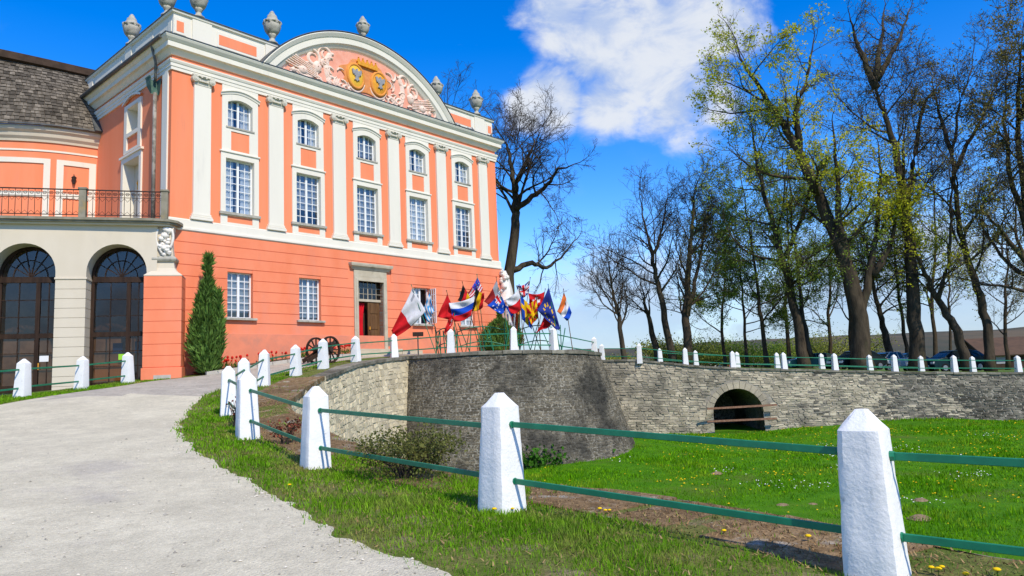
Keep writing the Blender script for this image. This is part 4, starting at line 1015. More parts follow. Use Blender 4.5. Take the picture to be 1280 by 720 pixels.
        if k == 1:
            MB().box(c - w + .1, mul - .1, y1 + .02, y1 + .05, .5, 1.15).build('lower_board', 'orangebox', dr); MB().box(mul - .3, mul + .1, y0 - .06, y0 - .045, 1.28, 1.5).build('sticker', 'limepaper', dr)
            MB().box(c - .32, c + .02, y1 + .3, y1 + .32, 1.55, 1.95).build('poster', 'bluepaper', dr); MB().box(c + .45, c + .66, y1 + .3, y1 + .32, 1.55, 2.0).build('poster', 'bluepaper', dr)
        else: MB().box(mul + .12, mul + .42, y0 - .02, y0 - .005, 1.3, 1.52).build('notice', 'notice', dr); MB().tube([(mul + .1, y0 - .06, 1.0), (mul + .1, y0 - .06, 1.25)], .02, 6).build('handle', 'gold', dr)
    # coral end pier with its carved cap
    pr = MB().box(-.36, .93, -.15, 1.2, -.6, 4.40).build('end_pier', 'orange_low', ARC)
    for i in range(8):
        z0 = .92 + i * .4355
        MB().box(-.38, .95, -.17, 1.2, z0 + .008, z0 + .428).build('course', 'orange_low', pr, bevel=.006)
    MB().box(-.42, .99, -.21, 1.2, -.6, .90).build('pier_plinth', 'orange_low', pr, bevel=.01)
    MB().box(.02, .62, -.225, -.212, .42, .62).build('nameplate_patch', 'kerb', pr)
    MB().loft([[(-.38 + e, -.17 + e * .8, z), (.95 - e, -.17 + e * .8, z), (.95 - e, 1.2, z), (-.38 + e, 1.2, z)] for z, e in ((4.405, 0), (4.44, -.01), (4.50, .06), (4.60, .20), (4.75, .30), (4.98, .33))], close=True).build('pier_cap', 'cream', pr)
    MB().loft([[(-.05 - e, .08 - e, z), (.62 + e, .08 - e, z), (.62 + e, 1.2, z), (-.05 - e, 1.2, z)] for z, e in ((4.98, -.0), (5.02, .06), (5.08, .10), (5.14, .10), (5.18, .05), (5.22, .0))], close=True).build('cap_moulding', 'stone', pr)
    MB().loft([[(-.02 + e, .10, z), (.60 - e, .10, z), (.60 - e, 1.2, z), (-.02 + e, 1.2, z)] for z, e in ((5.2, .0), (5.5, .04), (5.9, .06), (6.36, .0))], close=True).build('cap_block', 'cream', pr)
    rg = random.Random(9); rel = MB()
    for i in range(26):
        t = i / 25; cx, cz = .29 + rg.uniform(-.2, .2) * (1.1 - .5 * t), 5.28 + 1.02 * t; s = rg.uniform(.07, .15)
        rel.lathe([(0, -s), (s * .8, -s * .5), (s, 0), (s * .7, s * .6), (0, s)], 8, (cx, .09 - rg.uniform(0, .08), cz), wob=lambda q, i: 1 + .25 * math.sin(3 * q + i * 4))
    for s in (-1, 1):
        rel.tube([(.29 + s * (.08 + .22 * math.sin(a)), .04, 5.3 + .42 * a) for a in np.linspace(0, 2.3, 12)], .05, 6)
    rel.build('carved_trophy', 'stucco', pr, smooth=True)
    # balcony slab with moulded edge, curved end
    edge = [(-9.6, -.3), (-4, -.32), (-1.5, -.34), (-.1, -.36), (.45, -.25), (.75, .05), (.85, .5), (.85, 1.0)]
    back = [(-.1, 9.3), (-9.6, 6.6)]
    for z0, z1, off, nm, m_ in ((6.38, 6.45, -.16, 'slab_bed', 'cream'), (6.452, 6.52, -.06, 'slab_moulding', 'slabstone'), (6.522, 6.62, 0, 'balcony_slab', 'slabstone')):
        e = [(x + (off if i > 4 else 0), y - off) for i, (x, y) in enumerate(edge)]
        MB().prism(e + back, lambda a, b, d: (a, b, d), z0, z1).build(nm, m_, ARC)
    # wrought iron railing with stone pedestals: a thing standing on the balcony
    RL = empty('balcony_railing', AO, ARZ, label='wrought iron balcony railing with scrolled bars between stone pedestals', cat='railing')
    RL.location.z = 6.622
    ey = -.16
    for x in (-2.52, .30, -5.9):
        p = MB().box(x - .12, x + .12, ey - .10, ey + .14, 0, 1.08).box(x - .15, x + .15, ey - .13, ey + .17, 1.082, 1.16).build('pedestal', 'slabstone', RL, bevel=.012)
    for a, b in ((-2.4, .18), (-5.78, -2.64), (-9.4, -6.02)):
        MB().box(a, b, ey - .02, ey + .025, 1.06, 1.10).build('top_rail', 'iron', RL); MB().box(a, b, ey - .012, ey + .015, .10, .13).build('bottom_rail', 'iron', RL)
        MB().box(a, b, ey - .01, ey + .012, .80, .82).build('middle_rail', 'iron', RL)
        n = int((b - a) / .2)
        if n * .2 > 1 and a > -6.5:
            for i in range(n + 1):
                x = a + (b - a) * i / n; m_ = MB()
                m_.tube([(x, ey, .02 if i % 2 else .13), (x, ey, 1.06)], .011, 5)
                if i < n:
                    xm = x + (b - a) / n / 2
                    for s in (-1, 1):
                        m_.tube([(xm + s * .085 * (1 - t / 6) * math.cos(2.0 * t), ey, .93 + .07 * (1 - t / 6) * math.sin(2.0 * t)) for t in np.linspace(0, 5, 12)], .008, 4)
                    m_.tube([(x, ey, .78), (xm, ey, .64), (x + (b - a) / n, ey, .78)], .008, 4)
                    m_.tube([(x, ey, .13), (xm, ey, .26), (x + (b - a) / n, ey, .13)], .008, 4)
                m_.build('baluster', 'iron', RL)
arcade()

# ------------------------------------------------------------------ the curved side wing behind the balcony
WG = empty('side_wing', (0, 0, 0), label='curved coral side wing with white panels and a dark shingled mansard roof', cat='building')
def side_wing():
    E_ = smooth([(-27.5, 30.7), (-24.5, 30.85), (-22.67, 31.09), (-20.86, 31.7), (-19.4, 32.75), (-18.5, 33.7)], 2)
    E_ = resample(E_, .4)
    def off(pts, d):
        out = []
        for i in range(len(pts)):
            a, b = pts[max(i - 1, 0)], pts[min(i + 1, len(pts) - 1)]; t = Vector((b[0] - a[0], b[1] - a[1])).normalized()
            out.append((pts[i][0] - t.y * d, pts[i][1] + t.x * d))       # d>0 : away from the viewer
        return out
    wl = off(E_, .38)
    MB().loft([[(*p, z) for p in wl] for z in (6.0, 12.3)]).build('wall', 'orange', WG)
    prof = [(.40, 11.62), (.32, 11.62), (.30, 11.72), (.20, 11.84), (.16, 12.0), (.05, 12.1), (.02, 12.2), (0.02, 12.28), (.4, 12.3)]
    MB().loft([[(*p, z) for p in off(E_, d)] for d, z in prof]).build('cornice', 'cream', WG)
    MB().loft([[(*p, z) for p in off(E_, d)] for d, z in ((.40, 11.18), (.345, 11.18), (.345, 11.26), (.40, 11.28))]).build('string_moulding', 'white', WG)
    u = [0.0]
    for a, b in zip(wl[:-1], wl[1:]): u.append(u[-1] + math.dist(a, b))
    wx, wy = [p[0] for p in wl], [p[1] for p in wl]
    def Wp(s, d=0.0):
        x, y = float(np.interp(s, u, wx)), float(np.interp(s, u, wy)); x2, y2 = float(np.interp(s + .05, u, wx)), float(np.interp(s + .05, u, wy)); x1, y1 = float(np.interp(s - .05, u, wx)), float(np.interp(s - .05, u, wy))
        t = Vector((x2 - x1, y2 - y1)); t = t.normalized() if t.length > 1e-6 else Vector((1, 0))
        return (x + t.y * d, y - t.x * d)
    def strip(s0, s1, z0, z1, name, m_='white'):
        n = max(1, int((s1 - s0) / .25)); ss = np.linspace(s0, s1, n + 1); rows = []
        for s in ss: a, b = Wp(s, -.02), Wp(s, .05); rows.append([(*a, z0), (*b, z0), (*b, z1), (*a, z1)])
        mb = MB().loft(rows, close=True); k = len(mb.v); mb.f += [(0, 1, 2, 3), (k - 1, k - 2, k - 3, k - 4)]; mb.t += [.5, .5]; mb.m += [0, 0]
        return mb.build(name, m_, WG)
    T = u[-1]
    s_of = lambda px, py, z: None
    # panels: two bays, each framed in white with a cross strip
    def s_at(px):
        best = min(np.linspace(0, T, 400), key=lambda s: abs((lambda w: 640 + F_PX * (w @ CR) / (w @ _fwd))(Vector((*Wp(s), 9.5))) - px)); return float(best)
    for pa, pb in ((-60, 62), (70, 119)):
        a, b = s_at(pa), s_at(pb); fw_ = .28 if pa > 0 else .26
        strip(a, a + fw_, 6.6, 10.85, 'panel_strip'); strip(b - fw_, b, 6.6, 10.85, 'panel_strip')
        strip(a + fw_, b - fw_, 10.62, 10.85, 'panel_strip'); strip(a + fw_, b - fw_, 9.05, 9.28, 'panel_strip')
    a = s_at(92); x, y = Wp(a, .12); lp = MB().lathe([(.0, 0), (.05, .0), (.10, .28), (.12, .30), (.02, .40), (0, .42)], 8, (x, y, 9.75)).obox((x, y, 10.1), (*Wp(a, -.02), 10.25), .03, .03).build('wall_lantern', 'iron', WG)
    # shingled lower roof slope: courses of single shingles over a dark deck
    rdg = resample([(-28.5, 32.6), (-25.2, 31.9), (-23.77, 32.4), (-22.32, 33.68), (-20.98, 34.94), (-19.6, 36.2)], .05)
    top = [rdg[min(int(i / (len(E_) - 1) * (len(rdg) - 1)), len(rdg) - 1)] for i in range(len(E_))]; zt_, zb_ = 16.05, 12.32; lo = off(E_, -.05)
    def Rf(i, v, o=0.0):
        k = v - .22 * math.sin(v * PI) * .35
        f = i if i < len(lo) - 1 else len(lo) - 1.001; j = int(f); fr = f - j
        a = np.array(lo[j]) * (1 - fr) + np.array(lo[j + 1]) * fr; b = np.array(top[j]) * (1 - fr) + np.array(top[j + 1]) * fr
        p = a + (b - a) * k; nrm = a - b; nrm = nrm / np.linalg.norm(nrm)
        return (p[0] + nrm[0] * o * .9, p[1] + nrm[1] * o * .9, zb_ + (zt_ - zb_) * v + o * .4)
    n = len(lo)
    MB().loft([[Rf(i, v) for i in range(n)] for v in np.linspace(0, 1, 8)]).build('roof_deck', 'shedwall', WG)
    mb = MB(); rg = random.Random(8); rows_n = 19
    for r_ in range(rows_n):
        v0, v1 = r_ / rows_n - .01, (r_ + 1.25) / rows_n; f = rg.uniform(-.5, 0)
        while f < n - 1:
            wd = rg.uniform(.34, .62); a, b = max(f + .015, 0), min(f + wd - .015, n - 1.01)
            if b > a + .05:
                o0 = .05 + rg.uniform(0, .025); dv = rg.uniform(-.008, .008); v1c = min(v1, 1.0)
                q = [Rf(a, v0 + dv, o0), Rf(b, v0 + dv, o0), Rf(b, v1c, .012), Rf(a, v1c, .012), Rf(a, v0 + dv, o0 - .03), Rf(b, v0 + dv, o0 - .03)]
                mb.add(q, [(0, 1, 2, 3), (0, 4, 5, 1)], tint=rg.random())
            f += wd
    mb.build('shingles', 'shingle', WG, kind='stuff')
    # dark ridge band and upper slope
    t2 = off(top, -.10); t3 = off(top, .5); t4 = off(top, 5.5)
    MB().loft([[(*p, 15.90) for p in t2], [(*p, 15.98) for p in off(top, -.32)], [(*p, 16.36) for p in off(top, -.26)], [(*p, 16.5) for p in t3], [(*p, 17.6) for p in t4]]).build('upper_roof', 'shedwall', WG)
    MB().loft([[(*p, 12.26) for p in off(E_, -.05)], [(*p, 12.30) for p in off(E_, -.12)], [(*p, 12.36) for p in off(E_, -.12)], [(*p, 12.40) for p in off(E_, 0)]]).build('eaves_board', 'lead', WG)
side_wing()
# flashing where the shingle roof dies into the palace flank is the palace's own lead upstand
MB().obox((-.10, 7.4, 12.3), (-.10, 9.4, 14.9), .10, .42, up=(1, 0, 0)).build('abutment_flashing', 'lead', PAL)
# ------------------------------------------------------------------ fences: white stone posts with green rails
def post_mesh(H, b0, b1, seed, fine):
    rg = random.Random(seed); cap = .13; nz, nx = (16, 6) if fine else (3, 2); mb = MB(); ch = .035
    def ring(h, half):
        out = []; per = nx
        c = [(-1, -1), (1, -1), (1, 1), (-1, 1)]
        for k in range(4):
            a, b = Vector(c[k]) * half, Vector(c[(k + 1) % 4]) * half
            for i in range(per):
                p = a.lerp(b, i / per)
                if i == 0: p = p * (1 - ch * .6 / half * .7)
                out.append((p.x, p.y, h))
        return out
    rows = [ring(-.15, b0 / 2 + .005)]
    for i in range(nz + 1): t = i / nz; rows.append(ring((H - cap) * t, (b0 + (b1 - b0) * t) / 2))
    for t in ((.35, .70) if fine else (.5,)): rows.append(ring(H - cap + cap * t, b1 / 2 * (1 - t) + .035 * t))
    rows.append(ring(H, .035)); mb.loft(rows, close=True)
    n = len(rows[0]); mb.f.append(tuple(range(len(mb.v) - n, len(mb.v)))); mb.t.append(.5); mb.m.append(0)
    a = .0055 if fine else .003
    mb.v = [(x + a * noise.noise((x * 7 + seed, y * 7, z * 7)) + a * .6 * noise.noise((x * 19, y * 19 + seed, z * 19)), y + a * noise.noise((x * 7, y * 7 + 9, z * 7 + seed)), z + a * .5 * noise.noise((x * 6 + 4, y * 6, z * 6 + seed))) for x, y, z in mb.v]
    return mb.mesh('post', 'paintpost', True)

def fence(name, posts, label, fine_n, seed=0, first_half=None, last_half=None, H=1.1, rails=(.80, .30), b0=.35, b1=.275, thick=.05):
    root = empty(name, (0, 0, 0), label=label, cat='fence', group='white post fences with green rails')
    far = post_mesh(H, b0, b1, seed + 99, False); rg = random.Random(seed)
    n = len(posts); info = []
    for i, (x, y, z) in enumerate(posts):
        a = posts[max(i - 1, 0)]; b = posts[min(i + 1, n - 1)]
        if i < n - 1: d = Vector((posts[i + 1][0] - x, posts[i + 1][1] - y))
        else: d = Vector((x - a[0], y - a[1]))
        if 0 < i < n - 1: d = (d.normalized() + Vector((x - a[0], y - a[1])).normalized())
        ang = math.atan2(d.y, d.x)
        me = post_mesh(H, b0, b1, seed + i, True) if i < fine_n else far
        o = link('post', me, root, loc=(x, y, z - .03), rz=ang + rg.uniform(-.05, .05))
        o.rotation_euler = (rg.uniform(-.018, .018), rg.uniform(-.018, .018), o.rotation_euler.z)
        # smooth shading only across the gentle faces
        o.data.polygons.foreach_set('use_smooth', [True] * len(o.data.polygons))
        o.data.set_sharp_from_angle(angle=R(24))
        info.append((Vector((x, y, z)), ang))
    def rail(p, q):
        d = (q - p).normalized(); a, b = p + d * .155, q - d * .155
        r_ = MB().obox(a, b, thick * .5, thick).build('rail', 'green', root, bevel=.004)
        if fine_n:
            for e, s in ((a, 1), (b, -1)): MB().tube([e - d * s * .012, e + d * s * .02], .032, 8).build('bolt', 'green', r_)
    for (p, _), (q, _) in zip(info[:-1], info[1:]):
        for h in rails: rail(p + Vector((0, 0, h - .03 + rg.uniform(-.02, .02))), q + Vector((0, 0, h - .03 + rg.uniform(-.02, .02))))
    return root
def zpt(x, y): return (x, y, HF(x, y))
near = [(4.75, 2.9, -1.47), (2.27, 4.84, -1.385), (-.18, 6.86, -1.215), (-2.72, 9.8, -1.09), (-4.45, 12.03, -.8), (-6.23, 15.73, -.58), (-6.95, 18.57, -.3), (-7.55, 21.72, .05), (-7.56, 24.92, .34), (-7.13, 26.87, .63),
        (-6.62, 30.1, .89), (-5.42, 32.5, 1.06), (-2.79, 31.75, 1.12), (-.04, 31.6, 1.10), (1.76, 32.5, 1.06), (4.45, 40.4, .93)]
fence('moat_fence', near, 'white post and green rail fence along the moat edge up to the flags', 7, 1)
fence('arcade_fence', [(-14.2, 14.6, -.42), (-14.05, 17.5, -.18), (-13.9, 20.4, .02), (-13.92, 23.2, .17), (-13.66, 25.5, .36)], 'white post and green rail fence on the grass strip before the arcade doors', 0, 30)
def causeway_posts(lst, Y0, slope):
    out = []
    for px, py in lst:
        p = at(px, py, Y0); out.append((p.x, p.y, HF(p.x, p.y) - .02))
    return out
front = causeway_posts([(799, 440), (857, 455), (916, 460), (980, 462), (1043, 463), (1117, 466), (1191, 468), (1270, 468), (1356, 470)], 45.2, 0)
front = [(x, y - .012 * (x - 8), z) for x, y, z in front]
fence('causeway_fence', [(5.55, 46.1, .74)] + front, 'front row of small white posts with green rails on top of the causeway wall', 0, 50, thick=.045)
fence('far_causeway_fence', causeway_posts([(825, 447), (870, 452), (922, 459), (972, 460), (1028, 461), (1088, 462), (1152, 463), (1217, 467), (1290, 468)], 49.5, 0), 'back row of small white posts across the causeway road beneath the trees', 0, 70, thick=.045)

# ------------------------------------------------------------------ flags in green stands on the bastion
def colmat(name, c): 
    if name not in M: M[name] = mat(name, c, tuple(x * .85 for x in c), 6, .8, trans=.25)
    return name
FC = dict(w=(.78, .78, .78), r=(.68, .02, .025), b=(.015, .09, .55), k=(.015, .015, .017), y=(.85, .52, .01), o=(.85, .22, .05), g=(.02, .25, .06), n=(.03, .05, .28), d=(.38, .03, .03), s=(.45, .55, .62), c=(.05, .38, .75), gy=(.4, .42, .44))
for k_, c_ in FC.items(): colmat('flag_' + k_, c_)
KEY = list(FC)
def flag(quad, base, Y, pat, label, seed, tip_ext=.12):
    """quad: hoist top, hoist bottom, fly top, fly bottom as seen; base: foot of the pole"""
    rg = random.Random(seed); mx_, my_ = sum(q[0] for q in quad) / 4, sum(q[1] for q in quad) / 4; quad = [(mx_ + (q[0] - mx_) * 1.22, my_ + (q[1] - my_) * 1.18) for q in quad]
    ht, hb, ft, fb = [at(*q, Y) for q in quad]
    bz = at(*base, Y); bz.z = HF(bz.x, bz.y)
    t = empty('flag', bz, 0, label=label, cat='flag', group='national flags on the bastion')
    loc = lambda p: tuple(Vector(p) - bz)
    ax = (ht - bz).normalized(); tip = ht + ax * tip_ext
    MB().tube([loc(bz), loc(tip)], [.022, .014], 6).lathe([(0, -.03), (.03, 0), (0, .05)], 8, loc(tip)).build('pole', 'brownwood' if seed % 3 else 'green', t)
    n, m_ = 22, 18; V_ = []; fold = rg.uniform(.045, .085); ph = rg.uniform(0, 6); fr_ = rg.uniform(1.6, 2.6)
    nrm = Vector((rg.uniform(-.15, .15), -1, 0)).normalized()
    for j in range(m_ + 1):
        for i in range(n + 1):
            a, b = j / m_, i / n           # a along hoist, b along fly
            h0 = ht.lerp(hb, a); f0 = ft.lerp(fb, a); p = h0.lerp(f0, b)
            sag = Vector((0, 0, -.10)) * math.sin(PI * b)
            w_ = math.sin(2 * PI * fr_ * (a * .75 + b * .45) + ph) * fold * min(1, 3 * b + .15) + .4 * fold * math.sin(9 * a - 7 * b + ph)
            V_.append(loc(p + sag + nrm * (w_ + .15 * b)))
    mb = MB(); mb.v = V_
    for j in range(m_):
        for i in range(n):
            c = pat((j + .5) / m_, (i + .5) / n); mb.f.append((j * (n + 1) + i, j * (n + 1) + i + 1, (j + 1) * (n + 1) + i + 1, (j + 1) * (n + 1) + i)); mb.t.append(.5); mb.m.append(KEY.index(c))
    o = mb.build('cloth', ['flag_' + k for k in KEY], t, smooth=True)
    s = o.modifiers.new('solid', 'SOLIDIFY'); s.thickness = .008
    return t
H3 = lambda x, y, z: (lambda a, b: (x, y, z)[min(int(a * 3), 2)])
V3_ = lambda x, y, z: (lambda a, b: (x, y, z)[min(int(b * 3), 2)])
def usa(a, b): return 'b' if a < .5 and b < .42 and not (int(a * 18) % 3 == 1 and int(b * 22) % 3 == 1) else ('r' if int(a * 9) % 2 == 0 else 'w')
def greece(a, b): return ('w' if (abs(a - .25) < .06 or abs(b - .2) < .05) else 'c') if a < .5 and b < .4 else ('c' if int(a * 9) % 2 == 0 else 'w')
def eu(a, b): 
    r_ = math.hypot((a - .5) * 1.0, (b - .5) * 1.2); an = math.atan2(a - .5, b - .5) * 12 / (2 * PI)
    return 'y' if abs(r_ - .32) < .045 and abs(an - round(an)) < .22 else 'n'
def aus(a, b):
    if a < .5 and b < .5: return 'r' if abs(a - .25) < .05 or abs(b - .25) < .05 else ('w' if abs(a - .25) < .1 or abs(b - .25) < .1 or abs(a - b) < .06 else 'n')
    return 'w' if any(math.hypot(a - p, b - q) < .055 for p, q in ((.75, .25), (.25, .75), (.5, .65), (.5, .88), (.8, .75))) else 'b'
def uk(a, b): return 'r' if abs(a - .5) < .08 or abs(b - .5) < .07 else ('w' if abs(a - .5) < .16 or abs(b - .5) < .13 or abs(a - b) < .07 or abs(a + b - 1) < .07 else 'n')
def malta(a, b): return 'r' if b > .52 else ('gy' if abs(a - .2) < .06 and abs(b - .12) < .06 else 'w')
def sweden(a, b): return 'y' if abs(a - .5) < .14 or abs(b - .32) < .1 else 'b'
def czech(a, b): return 'b' if b < .45 * (1 - abs(2 * a - 1)) else ('w' if a < .5 else 'r')
def mace(a, b): return 'y' if (int((math.atan2(a - .5, b - .5) + PI) * 8 / PI) % 2 == 0 or math.hypot(a - .5, b - .5) < .18) else 'r'
def turk(a, b): return 'w' if (abs(math.hypot(a - .5, b - .38) - .16) < .04 and b < .46) else 'r'
def dark(a, b): return 'gy' if b < .3 else 'd'
def swiss(a, b): return 'w' if (abs(a - .5) < .1 and abs(b - .5) < .28) or (abs(b - .5) < .1 and abs(a - .5) < .28) else 'r'
FL = [
 (((514, 365), (528, 390), (493, 411), (498, 418)), (545, 434), 33.3, malta, 'large white and red flag hanging before the ground floor window'),
 (((537, 368), (530, 388), (542, 388), (537, 401)), (548, 436), 33.8, greece, 'blue and white striped flag before the open casement'),
 (((559, 370), (567, 391), (549, 395), (561, 398)), (578, 437), 33.0, lambda a, b: 'r', 'plain bright red flag whose pole leans out over the steps'),
 (((567, 391), (565, 405), (561, 400), (556, 415)), (568, 437), 32.9, turk, 'narrow red flag hanging limp below the plain red one'),
 (((579, 358), (586, 371), (574, 375), (584, 380)), (600, 437), 34.0, H3('k', 'r', 'y'), 'black, red and gold striped flag'),
 (((591, 372), (587, 393), (564, 380), (569, 400)), (605, 437), 33.0, H3('w', 'b', 'r'), 'white, blue and red striped flag flying wide'),
 (((596, 349), (602, 362), (584, 370), (592, 375)), (606, 437), 34.3, usa, 'starred blue canton flag with red and white stripes, highest of the cluster'),
 (((596, 362), (589, 386), (605, 368), (603, 383)), (582, 437), 33.4, V3_('k', 'y', 'r'), 'black, yellow and red vertical striped flag'),
 (((620, 353), (624, 372), (607, 376), (614, 382)), (634, 437), 33.7, dark, 'grey and dark red flag next to the starred blue one'),
 (((624, 366), (631, 383), (611, 382), (625, 391)), (640, 437), 33.2, aus, 'bright blue flag with white stars and a red cross canton'),
 (((661, 352), (660, 365), (647, 358), (651, 371)), (650, 437), 34.2, uk, 'blue flag with red and white crosses at the top right of the cluster'),
 (((648, 362), (650, 385), (634, 375), (639, 390)), (655, 437), 33.1, lambda a, b: 'w' if a < .5 else 'r', 'white over red flag beside the white corner cartouche'),
 (((652, 373), (663, 384), (654, 398), (664, 409)), (646, 437), 33.4, sweden, 'blue flag with a yellow cross drooping on its pole'),
 (((670, 376), (659, 384), (671, 397), (664, 404)), (676, 437), 32.8, mace, 'red flag with golden sun rays'),
 (((679, 366), (676, 381), (662, 368), (663, 383)), (668, 437), 33.9, swiss, 'dark red flag with a white cross behind the golden rayed one'),
 (((686, 364), (698, 408), (674, 388), (690, 405)), (700, 437), 32.6, eu, 'large deep blue flag with a ring of yellow stars'),
 (((682, 391), (688, 405), (671, 416), (678, 410)), (690, 437), 32.7, lambda a, b: 'r' if b > .1 else 'd', 'red flag drooping beneath the ring of stars flag'),
 (((705, 368), (713, 390), (698, 389), (708, 399)), (716, 438), 34.0, H3('o', 'w', 'b'), 'orange, white and blue flag standing apart at the end'),
 (((643, 385), (650, 386), (643, 412), (649, 412)), (641, 437), 33.9, lambda a, b: 'o' if a > .3 else 'w', 'orange flag hanging straight down its pole'),
 (((633, 384), (643, 388), (637, 405), (646, 408)), (630, 437), 34.1, czech, 'white, red and blue wedge flag low among the poles'),
]
for i, (q, b, Y, pat, lab) in enumerate(FL): flag(q, b, Y, pat, lab, i)

def flag_stand(px0, px1, Y, label, seed):
    rg = random.Random(seed); a, b = at(px0, 438, Y), at(px1, 438, Y); a.z, b.z = HF(a.x, a.y), HF(b.x, b.y)
    t = empty('flag_stand', a, 0, label=label, cat='flag stand', group='green tube flag stands')
    L_ = lambda p: tuple(p - a); up = Vector((0, 0, 1))
    for h in (.25, .95):
        MB().tube([L_(a.lerp(b, k / 8) + up * (h + .22 * math.sin(PI * k / 8))) for k in range(9)], .025, 6).build('hoop', 'green', t)
    n = 5
    for k in range(n):
        p = a.lerp(b, k / (n - 1)); q = a.lerp(b, min(max((k + rg.choice((-.9, .9))) / (n - 1), 0), 1)) + up * rg.uniform(1.0, 1.5)
        MB().tube([L_(p + Vector((0, .15, 0))), L_(q)], .022, 6).build('strut', 'green', t)
        MB().tube([L_(p), L_(p + up * 1.05 + Vector((rg.uniform(-.3, .3), 0, 0)))], .025, 6).build('leg', 'green', t)
flag_stand(545, 568, 33.5, 'green tube flag stand before the open window', 1)
flag_stand(572, 632, 33.6, 'wide green tube flag stand with crossed struts before the coral wall', 2)
flag_stand(650, 702, 33.4, 'green tube flag stand beneath the ring of stars flag', 3)

# ------------------------------------------------------------------ small things by the facade
def sign(px, py_top, py_bot, Y, w, h, label, m_, mp='lead'):
    b = at(px, py_bot, Y); b.z = HF(b.x, b.y); top = at(px, py_top, Y).z - b.z
    t = empty('sign_board', b, R(20), label=label, cat='sign')
    MB().tube([(0, .03, 0), (0, .03, top - .02)], .03, 8).build('stem', mp, t)
    MB().box(-w / 2, w / 2, -.03, .0, top - h, top).build('board', m_, t, bevel=.01)
sign(523, 415, 440, 33.0, .50, .20, 'small dark brown sign board on a thin grey post by the steps', 'darkwood')
sign(491, 422, 445, 33.2, .42, .40, 'grey square board standing behind a white post at the palace steps', 'pipe')

def cannon():
    c = at(404, 445, 29.8); c.z = HF(c.x, c.y)
    t = empty('cannon', c, R(60), label='small black cannon with two spoked wheels by the tulip bed', cat='cannon')
    for s in (-1, 1):
        y = s * .40; wh = MB(); n = 28
        for i in range(n):
            a0, a1 = 2 * PI * i / n, 2 * PI * (i + 1) / n
            wh.obox((.52 * math.cos(a0), y, .55 + .52 * math.sin(a0)), (.52 * math.cos(a1), y, .55 + .52 * math.sin(a1)), .08, .07, up=(math.cos((a0 + a1) / 2), 0, math.sin((a0 + a1) / 2)))
        w_ = wh.build('wheel', 'darkwood', t)
        for i in range(12):
            a = 2 * PI * i / 12; MB().obox((.08 * math.cos(a), y, .55 + .08 * math.sin(a)), (.50 * math.cos(a), y, .55 + .50 * math.sin(a)), .045, .045, up=(0, 1, 0)).build('spoke', 'darkwood', w_)
        MB().tube([(0, y - .09, .55), (0, y + .09, .55)], .10, 12).build('hub', 'iron', w_)
    MB().tube([(0, -.42, .55), (0, .42, .55)], .05, 8).build('axle', 'iron', t)
    MB().tube([(-.55, 0, .60), (-.45, 0, .62), (-.4, 0, .63), (.2, 0, .75), (.7, 0, .86), (.74, 0, .87), (.8, 0, .88)], [.06, .12, .13, .11, .085, .105, .10], 14).build('barrel', 'iron', t, smooth=True)
    for s in (-1, 1): MB().obox((.1, s * .17, .6), (-1.0, s * .12, .1), .06, .16).build('cheek', 'darkwood', t)
cannon()

def bed():
    a, b = PW(.9, -.9), PW(8.1, -.8); pts = []
    mb = MB(); rows = []
    for k in range(15):
        t = k / 14; f, g = PW(.9 + 7.2 * t, -1.25 + .35 * t), PW(.9 + 7.2 * t, -.12); zf, zg = HF(f.x, f.y) + .02, HF(f.x, f.y) + .16
        rows.append([(f.x, f.y, zf - .3), (f.x, f.y, zf), (g.x, g.y, zg)])
    mb.loft(rows).build('flower_bed', 'soil', kind='structure')
    k0 = MB(); 
    for i in range(10):
        p, q = PW(.9 + .72 * i + .01, -1.32 + .035 * i), PW(.9 + .72 * (i + 1) - .01, -1.32 + .035 * (i + 1)); z = HF(p.x, p.y)
        MB().obox((p.x, p.y, z), (q.x, q.y, HF(q.x, q.y)), .12, .26).build('kerb_stone', 'kerb', label=None, kind='structure', bevel=.012)
    rg = random.Random(6); sh = None
    stem = MB(); stem.tube([(0, 0, 0), (.01, 0, .18), (.0, .01, .34)], .006, 4)
    for j in range(3):
        q = j * 2.1; stem.add([(0, 0, .02), (.05 * math.cos(q) - .02, .05 * math.sin(q), .14), (.11 * math.cos(q), .11 * math.sin(q), .26), (.05 * math.cos(q) + .02, .05 * math.sin(q), .14)], [(0, 1, 2, 3)])
    sme = stem.mesh('stem', 'weed')
    fl = MB().lathe([(0, .33), (.035, .345), (.045, .38), (.035, .42), (.012, .44)], 7, wob=lambda q, i: 1 + .15 * math.sin(3 * q)); fme = fl.mesh('flower', 'tulip', True)
    for i in range(90):
        t = rg.random(); p = PW(1.3 + 6.9 * t, rg.uniform(-1.1 + .3 * t, -.35)); z = HF(p.x, p.y) + .08; s = rg.uniform(.7, 1.15)
        e = empty('tulip', (p.x, p.y, z), rg.uniform(0, 6), label='red tulip in the bed along the coral wall', cat='tulip', group='red tulips in the palace bed'); e.scale = (s, s, s)
        link('stem', sme, e); link('flower', fme, e)
bed()

